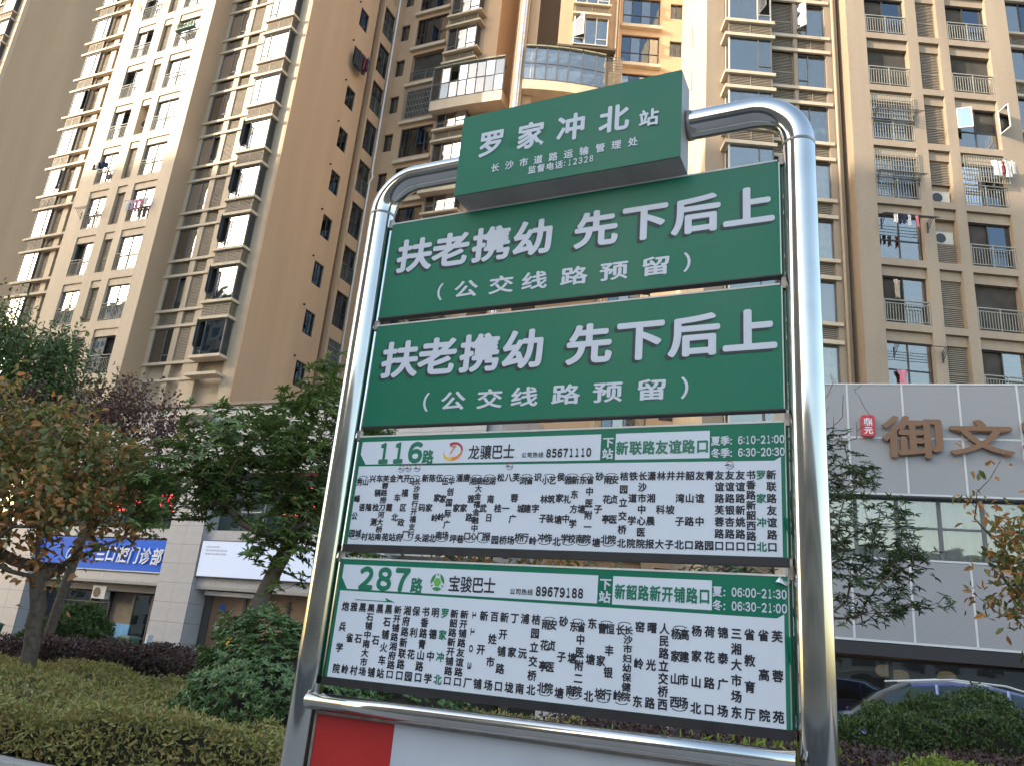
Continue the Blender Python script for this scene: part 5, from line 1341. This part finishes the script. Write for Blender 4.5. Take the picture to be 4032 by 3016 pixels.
# --- clipped hedges: leaves over a dark twiggy core
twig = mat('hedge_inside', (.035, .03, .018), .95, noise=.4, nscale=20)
def hedge(name, label, cat, poly, z0, z1f, n, leafm, L, Wd, rg, core=.12, up=.7, tintf=None, jit_=.08, far=None):
    """poly: corner list in world xy (convex quad a,b,c,d; a-b the front edge); z1f(x, y) top height"""
    a, b_, c_, d_ = [np.array(p, float) for p in poly]
    e = empty(name, (float(a[0]+c_[0])/2, float(a[1]+c_[1])/2, z0)); tag(e, label, cat)
    off = np.array([(a[0]+c_[0])/2, (a[1]+c_[1])/2, z0])
    def pt(s, t): return a*(1-s)*(1-t)+b_*s*(1-t)+c_*s*t+d_*(1-s)*t
    NX, NY = 40, 16; mb = MB(); V = []
    for j in range(NY+1):
        for i in range(NX+1):
            s, t = i/NX, j/NY; q = pt(core*.25+s*(1-core*.5), core*.3+t*(1-core*.6)); V.append((q[0]-off[0], q[1]-off[1], z1f(q[0], q[1])-core-z0))
    mb.v = V; n0 = len(V)
    for j in range(NY):
        for i in range(NX): k = j*(NX+1)+i; mb.f.append((k, k+1, k+NX+2, k+NX+1)); mb.m.append(0)
    ring = [i for i in range(NX+1)]+[j*(NX+1)+NX for j in range(1, NY+1)]+[NY*(NX+1)+i for i in range(NX-1, -1, -1)]+[j*(NX+1) for j in range(NY-1, 0, -1)]
    base = len(mb.v); mb.v += [(mb.v[i][0], mb.v[i][1], 0) for i in ring]; K = len(ring)
    for i in range(K): mb.f.append((ring[i], base+i, base+(i+1) % K, ring[(i+1) % K])); mb.m.append(0)
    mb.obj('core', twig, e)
    front = np.linalg.norm(b_-a); depth = np.linalg.norm(d_-a); hz = z1f(*a)-z0
    nf = int(n*front*hz/(front*hz+front*depth)*1.25); nt_ = n-nf
    s, t = rg.uniform(0, 1, nt_), rg.uniform(0, 1, nt_)**1.25
    q = a*((1-s)*(1-t))[:, None]+b_*(s*(1-t))[:, None]+c_*(s*t)[:, None]+d_*((1-s)*t)[:, None]
    z = np.array([z1f(x, y) for x, y in q])-np.abs(rg.normal(0, jit_, nt_))+.02
    P1_ = np.column_stack([q, z]); D1 = rg.normal(0, .75, (nt_, 3))+np.array([0, -.15, up]); N1 = rg.normal(0, .5, (nt_, 3))+np.array([0, -.4, .8])
    s = rg.uniform(0, 1, nf); q = a*(1-s)[:, None]+b_*s[:, None]; h = np.array([z1f(x, y) for x, y in q])
    nrm = np.array([(b_-a)[1], -(b_-a)[0]])/front
    q = q-nrm*np.abs(rg.normal(0, jit_, nf))[:, None]+nrm*.03
    P2_ = np.column_stack([q, z0+(h-z0)*rg.uniform(0, 1, nf)]); D3 = rg.normal(0, .7, (nf, 3))+np.array([nrm[0]*.6, nrm[1]*.6, up*.6]); N3 = rg.normal(0, .5, (nf, 3))+np.array([nrm[0], nrm[1], .5])
    P = np.concatenate([P1_, P2_])-off; D_ = np.concatenate([D1, D3]); N_ = np.concatenate([N1, N3]); m_ = len(P)
    Ls = L*rg.uniform(.6, 1.25, m_); Vv = leaf_mesh_np(P, D_, N_, Ls, Ls*Wd/L)
    o = leaves_obj('foliage', Vv, rg.uniform(0, 1, m_) if tintf is None else np.clip(tintf(P+off, rg), 0, .999), leafm, e); o['kind'] = 'stuff'
    return e
def bump(x, y, s=1.0, seed=0): return .03*math.sin(x*11*s+y*9*s+seed)+.025*math.sin(y*14*s-x*7*s)+.055*math.sin(x*2.3*s+seed)+.045*math.sin(y*3.1*s+x*1.2*s+seed*2)+.03*math.sin(x*6.1*s+y*4.7*s+seed)
def PU(u, p): return UP(u, p)
# near yellow-green hedge
hedge('clipped_hedge', 'clipped yellow green hedge filling the lower left corner behind the planter wall', 'hedge', [PU(-13, 5.66), PU(-1.6, 5.66), PU(-3.2, 9.9), PU(-14, 9.9)], .3,
      lambda x, y: .78+bump(x, y, .8), 68000, m_hedge, .058, .022, rg)
hedge('clipped_hedge', 'dark purple leaved hedge behind the yellow green one, left of the tiled pillar', 'hedge', [PU(-19, 10.1), PU(-4.9, 9.95), PU(-4.3, 12.6), PU(-20, 12.6)], .3,
      lambda x, y: 1.02+.11*math.sin(x*.9+1)+bump(x, y, 1.1, 2), 42000, m_loro, .055, .032, rg)
hedge('clipped_hedge', 'dark reddish hedge seen through the gap under the 287 board', 'hedge', [PU(-3.9, 9.6), PU(8, 11.0), PU(8, 12.8), PU(-3.9, 12.6)], .3,
      lambda x, y: .86+bump(x, y, 1.2, 4), 30000, m_loro, .055, .032, rg)
hedge('clipped_hedge', 'bright yellow green hedge along the bottom right, under the round bush', 'hedge', [PU(-.6, 8.2), PU(6, 9.0), PU(6, 11.2), PU(-.6, 9.4)], .3,
      lambda x, y: (.55 if x < 3.4 else .55+.30*min(1, (x-3.4)/.9))+.04*math.sin(x*3)+bump(x, y, 1.5, 6), 32000, m_lime, .055, .022, rg, tintf=None)
def bush(name, label, c, r_, n, leafm, L, Wd, rg, seed=0, rosette=True, core=.8):
    e = empty(name, (c[0], c[1], .33)); tag(e, label, 'bush'); off = np.array([c[0], c[1], .33])
    v = unit(rg.normal(0, 1, (n, 3))); v[:, 2] = np.abs(v[:, 2])*1.0-.35*(rg.uniform(0, 1, n) < .45)*rg.uniform(0, 1.6, n); v = unit(v)
    lump = 1+.07*np.sin(v[:, 0]*21+v[:, 2]*17+seed)*np.sin(v[:, 1]*19)+.10*np.sin(v[:, 0]*5+seed)+.09*np.sin(v[:, 2]*7+v[:, 1]*4+seed)+.06*np.sin(v[:, 0]*13+v[:, 2]*11)
    rad = lump*(1-np.abs(rg.normal(0, .07, n)))
    P = np.array(c)-off+v*np.array(r_)*rad[:, None]
    D_ = v*.8+rg.normal(0, .6, (n, 3))+np.array([0, 0, .35]); N_ = v+rg.normal(0, .4, (n, 3))
    if rosette:
        k = 6; m_ = n//k; P = np.repeat(P[:m_], k, 0); vv = np.repeat(v[:m_], k, 0); ax = unit(vv+np.array([0, 0, .5])+np.repeat(rg.normal(0, .3, (m_, 3)), k, 0))
        a1 = unit(np.cross(ax, np.array([.3, .8, .52]))); a2 = np.cross(ax, a1); an = np.tile(np.arange(k)*6.283/k, m_)+np.repeat(rg.uniform(0, 6.28, m_), k)
        D_ = np.cos(an)[:, None]*a1+np.sin(an)[:, None]*a2+ax*rg.uniform(.2, .9, len(an))[:, None]; N_ = ax+rg.normal(0, .15, ax.shape)
    P = P[(P[:, 2] > .02)] if not rosette else P; sel = None
    if len(P) != len(D_): D_, N_ = D_[:len(P)], N_[:len(P)]
    z_ok = P[:, 2] > .02; P, D_, N_ = P[z_ok], D_[z_ok], N_[z_ok]
    m_ = len(P); Ls = L*rg.uniform(.65, 1.2, m_)
    leaves_obj('foliage', leaf_mesh_np(P, D_, N_, Ls, Ls*Wd/L), rg.uniform(0, 1, m_), leafm, e)['kind'] = 'stuff'
    b = MB(); ZZ = [i/9 for i in range(10)]
    b.tube([(0, 0, (c[2]-.33)*.0+.02+(c[2]-.33+r_[2]*core)*t) for t in ZZ], [max(.03, min(r_[0], r_[1])*core*math.sqrt(max(0, 1-max(0, (t*(c[2]-.33+r_[2]*core)-(c[2]-.33))/(r_[2]*core))**2))) for t in ZZ], 20)
    o = b.obj('core', twig, e, smooth=True); o.scale = (max(1, r_[0]/r_[1]), max(1, r_[1]/r_[0]), 1)
    return e
bush('round_bush', 'round green bush behind the purple hedge, right of the orange tree trunk', (-8.35, 17.2, .95), (.85, .8, .72), 9000, m_dkgreen, .075, .04, rg, 1, False)
bush('evergreen_shrub', 'large glossy green shrub with rosette leaves left of the sign post', (-2.05, 8.75, .72), (1.02, .9, 1.0), 26000, m_pitto, .056, .022, rg, 3)
bush('evergreen_shrub', 'second glossy green shrub, mostly hidden behind the left sign post', (-1.0, 9.3, .6), (.85, .8, .75), 9000, m_pitto, .056, .022, rg, 4)
bush('round_bush', 'wide dark green bush in front of the parked car', (6.35, 11.6, .50), (1.72, 1.0, 1.05), 30000, m_dkgreen, .062, .026, rg, 6, False)

# ================================================================ parked car
CARM = mat('silver_blue_car_paint', (.09, .11, .26), .25, metal=.3, noise=.02, coat=.8)
cg = glass_mat('car_glass', (.60, .70, .72), .25, .35)
car = empty('parked_car', (7.75, 15.3, 0), AZR); car.scale = (1.1, 1.05, 1.04); tag(car, 'silver blue car with roof rails parked behind the bush at lower right', 'car')
# lengthwise stations: x, half width, sill z, belt z, roof z, roof half width (front at -x)
ST = [(-2.30, .70, .35, .62, .62, .55), (-2.15, .84, .25, .78, .80, .66), (-1.75, .90, .22, .93, .96, .74), (-1.30, .92, .22, .99, 1.03, .76), (-1.02, .93, .22, 1.02, 1.10, .74), (-.55, .93, .22, 1.03, 1.46, .64), (-.15, .93, .22, 1.04, 1.66, .60), (.45, .93, .22, 1.05, 1.73, .60), (1.1, .93, .22, 1.06, 1.70, .60), (1.65, .92, .22, 1.08, 1.60, .58), (2.0, .91, .25, 1.10, 1.42, .58), (2.22, .86, .30, 1.08, 1.15, .62), (2.32, .78, .40, .95, .98, .60)]
b = MB()
for (x, hw, s0, be, ro, rw) in ST:
    b.v += [(x, -hw*.92, s0), (x, -hw, (s0+be)/2), (x, -hw*.97, be), (x, -rw-.02, max(be, ro-.05)), (x, -rw*.8, ro), (x, 0, ro+.02), (x, rw*.8, ro), (x, rw+.02, max(be, ro-.05)), (x, hw*.97, be), (x, hw, (s0+be)/2), (x, hw*.92, s0)]
NS = 11
for i in range(len(ST)-1):
    for k in range(NS-1):
        glassy = k in (2, 7) and 4 <= i <= 9
        wind = k in (3, 4, 5, 6) and i in (4, 5)
        rear = k in (3, 4, 5, 6) and i == 10
        b.f.append((i*NS+k, i*NS+k+1, (i+1)*NS+k+1, (i+1)*NS+k)); b.m.append(1 if glassy or wind or rear else 0)
b.f.append(tuple(range(NS))[::-1]); b.m.append(0); b.f.append(tuple((len(ST)-1)*NS+k for k in range(NS))); b.m.append(0)
b.obj('body', [CARM, mat('car_window_glass', (.02, .028, .03), .08, spec=.5)], car, smooth=True)
for sy in (-1, 1):
    b = MB(); b.tube([(-.35, sy*.56, 1.66), (.45, sy*.575, 1.765), (1.2, sy*.57, 1.735), (1.75, sy*.55, 1.60)], .016, 6); b.obj('roof_rail', alu_white, car)
    b = MB(); b.tube([(-1.05, sy*.90, 1.03), (-.3, sy*.915, 1.06), (1.2, sy*.92, 1.08), (2.05, sy*.90, 1.11)], .012, 5); b.obj('chrome_trim', steel, car)
    for x in (-1.0+.3*0, .15, 1.15):
        b = MB(); r0 = {-1.0: None}.get(x, 0); 
        if x > 0: b.tube([(x, sy*.925, 1.05), (x+.05, sy*.66, 1.66)], .022, 5); b.obj('window_pillar', CARM, car)
    for x in (-1.45, 1.40):
        b = MB(); b.tube([(x, sy*.72, .33), (x, sy*.93, .33)], .33, 24); w_ = b.obj('wheel', mat('tyre_rubber', (.02, .02, .02), .8), car)
        b = MB(); b.tube([(x, sy*.90, .33), (x, sy*.945, .33)], .21, 16); b.obj('rim', steel, w_)
    b = MB(); b.box(-2.24, -2.05, sy*.62-.14, sy*.62+.14, .66, .78); b.obj('headlight', mat('headlight_glass', (.6, .6, .6), .1), car)
    b = MB(); b.box(-.92, -.78, sy*1.0-.09, sy*1.0+.09, 1.02, 1.16); b.obj('wing_mirror', CARM, car)

# ================================================================ things on the balconies
def on1(x, y): return UW(x, y)         # left tower shares the podium's frame
cl_pink = mat('pink_cloth', (.62, .22, .28), .9); cl_white = mat('white_cloth', (.66, .64, .64), .9); cl_dark = mat('dark_cloth', (.025, .022, .03), .9); cl_lil = mat('lilac_cloth', (.45, .32, .45), .9)
cl_red = mat('dark_red_cloth', (.2, .03, .04), .9); cl_navy = mat('navy_cloth', (.03, .04, .11), .9)
FB = lambda k: 31.30-FH*10+FH*k-.82    # balcony floor of the left tower's middle block
for i, (dx, m_, w_, h_) in enumerate(((-.62, cl_white, .35, .55), (-.25, cl_lil, .35, .6), (.10, cl_pink, .36, .7), (.42, cl_pink, .3, .5), (.70, cl_white, .3, .45))):
    garment((*on1(-7.95+dx, -1.45), FB(7)+1.12), AZ, w_, h_, m_, ['white top, leftmost on the pink laundry balcony of the left tower', 'lilac shirt second on the pink laundry balcony of the left tower', 'long pink shirt in the middle of the pink laundry balcony', 'shorter pink shirt on the pink laundry balcony of the left tower', 'white cloth, rightmost on the pink laundry balcony'][i], seed=i)
b = MB(); b.tube([(-1.0, 0, 0), (1.0, 0, 0)], .014, 6); b.tube([(-.8, 0, 0), (-.8, .32, -.1)], .012, 5); b.tube([(.8, 0, 0), (.8, .32, -.1)], .012, 5)
o = b.obj('drying_pole', alu_dark, None); o.location = (*on1(-7.9, -1.46), FB(7)+1.15); o.rotation_euler = (0, 0, AZ); tag(o, 'drying pole carrying the pink laundry on the left tower', 'drying pole')
rack(on1(-11.5, -1.3), FB(7)+1.05, AZ, 1.5, 'dark folded drying rack over a balcony rail left of the pink laundry', -.45)
rack(on1(-11.5, -1.3), FB(12)+1.05, AZ, 1.6, 'drying rack high on the left tower near the top of the photo', -.45)
for i in range(4): garment((*on1(-12.0+i*.28, -1.55), FB(8)+1.08), AZ+.3*i, .4, .35, [cl_dark, cl_white, cl_dark, cl_navy][i], ['black cloth bundled on the left tower rail, outermost', 'pale cloth in the dark bundle on the left tower rail', 'black cloth in the middle of the dark bundle', 'navy cloth at the right end of the dark bundle'][i], 'cloth', i)
# flower pots on a balcony rail
e = empty('planter_box', (*on1(-7.9, -1.33), FB(11)+.98), AZ); tag(e, 'row of potted plants on a balcony rail of the left tower', 'planter')
b = MB(); b.box(-.75, .75, -.14, .1, 0, .04)
for i in range(6): b.tube([(-.62+i*.25, -.02, .04), (-.62+i*.25, -.02, .2)], [.07, .095], 10)
b.obj('pots', mat('jade_pot', (.10, .19, .16), .5), e)
P = np.column_stack([rg.uniform(-.72, .72, 420), rg.uniform(-.12, .08, 420), rg.uniform(.18, .42, 420)]); 
leaves_obj('foliage', leaf_mesh_np(P, rg.normal(0, .6, (420, 3))+np.array([0, 0, .8]), rg.normal(0, 1, (420, 3)), np.full(420, .11), np.full(420, .03)), rg.uniform(0, 1, 420), m_pitto, e)['kind'] = 'stuff'
# dark clothes hanging off the blank side wall
for i, (dy, m_, w_, h_) in enumerate(((-.3, cl_dark, .7, 1.1), (.15, cl_dark, .8, 1.25), (.5, cl_red, .4, 1.0), (.75, cl_navy, .45, .9))):
    garment((*on1(.45+.05*i, 4.35+dy*.7), 35.2), AZ+math.pi/2+.25*(i-1), w_, h_, m_, ['black coat nearest the corner on the blank tan wall', 'big black coat in the middle of the bundle on the tan wall', 'dark red garment in the bundle on the tan wall', 'navy garment at the far end of the bundle on the tan wall'][i], 'cloth', i)
b = MB(); b.tube([(0, -.6, 0), (.0, .8, 0)], .014, 6); b.tube([(-.45, -.4, 0), (.1, -.4, 0)], .014, 6); b.tube([(-.45, .5, 0), (.1, .5, 0)], .014, 6)
o = b.obj('drying_pole', alu_dark, None); o.location = (*on1(.47, 4.5), 35.22); o.rotation_euler = (0, 0, AZ); tag(o, 'drying pole on brackets on the blank tan side wall', 'drying pole')
# right tower: floor foot heights
F3 = lambda k: 27.15+2.9*k
rack((15.75, 29.3), F3(-1)+1.25, 0, 1.9, 'drying rack across the caged balcony, third balcony down on the right tower', -.45)
rack((15.75, 29.3), F3(-2)+1.05, 0, 1.9, 'folded drying rack along the lower caged balcony of the right tower', -.3)
rack((15.85, 29.3), F3(-3)+1.75, 0, 2.1, 'drying rack with small dark laundry on the right tower', -.5)
rack((16.0, 29.3), F3(-5)+1.75, 0, 2.1, 'lowest drying rack, above the grey restaurant panels', -.5)
for i, (x, m_, h_) in enumerate(((15.15, cl_white, .4), (15.3, cl_dark, .45), (15.5, cl_navy, .42), (15.72, cl_white, .5), (16.05, cl_pink, .55))):
    garment((x, 28.75, F3(-3)+1.72), .2*(i-2), .16, h_, m_, ['small white sock like cloth, leftmost on the laundry rack', 'small black cloth on the laundry rack of the right tower', 'small navy cloth on the laundry rack of the right tower', 'small white shirt on the laundry rack of the right tower', 'small pink cloth, rightmost on the laundry rack'][i], 'cloth', i)
for i, (x, m_, w_, h_) in enumerate(((19.85, cl_white, .5, .75), (20.1, cl_red, .2, .6), (20.3, cl_white, .4, .8), (20.55, cl_white, .35, .6))):
    garment((x, 28.98, F3(-2)+2.05), .15*i, w_, h_, m_, ['white shirt at the left of the barred balcony laundry', 'dark red cloth amid the white barred balcony laundry', 'striped white shirt in the barred balcony laundry', 'white cloth at the right of the barred balcony laundry'][i], 'shirt', i)
garment((15.35, 29.52, F3(-5)+.95), 0, .42, .62, cl_pink, 'pale pink shirt hung low inside the window above the restaurant', 'shirt', 3)
garment((15.35, 29.42, F3(-4)+1.95), .3, .3, .85, mat('beige_cloth', (.4, .33, .25), .9), 'beige cloth blowing in a dark open balcony door', 'cloth', 5)
ac_unit((17.6, 29.25+.38, F3(-2)+.1), 0, 'air conditioner on the open ledge under a short louver, right tower')
ac_unit((17.6, 29.25+.42, F3(-3)+1.05), 0, 'air conditioner with a red label above the louver, right tower')
ac_unit((*on1(-9.68, -.86), FB(9)+.7), AZ, 'air conditioner in the open slot of the left tower where a louver is missing')
# yellow-green weeds in the gap under the boards
e = empty('weed_tuft', (2.55, 7.9, .4)); tag(e, 'small bright green weeds seen under the 287 board by the right post', 'weeds')
k = 500; P = np.column_stack([rg.normal(0, .42, k), rg.normal(0, .25, k), rg.uniform(.15, .62, k)]); leaves_obj('foliage', leaf_mesh_np(P, rg.normal(0, .5, (k, 3))+np.array([0, 0, .6]), rg.normal(0, 1, (k, 3)), np.full(k, .07), np.full(k, .026)), rg.uniform(0, 1, k), m_lime, e)['kind'] = 'stuff'

# ---------------------------------------------------------------- tidy
bpy.data.objects.remove(_fo); bpy.data.curves.remove(_fc)
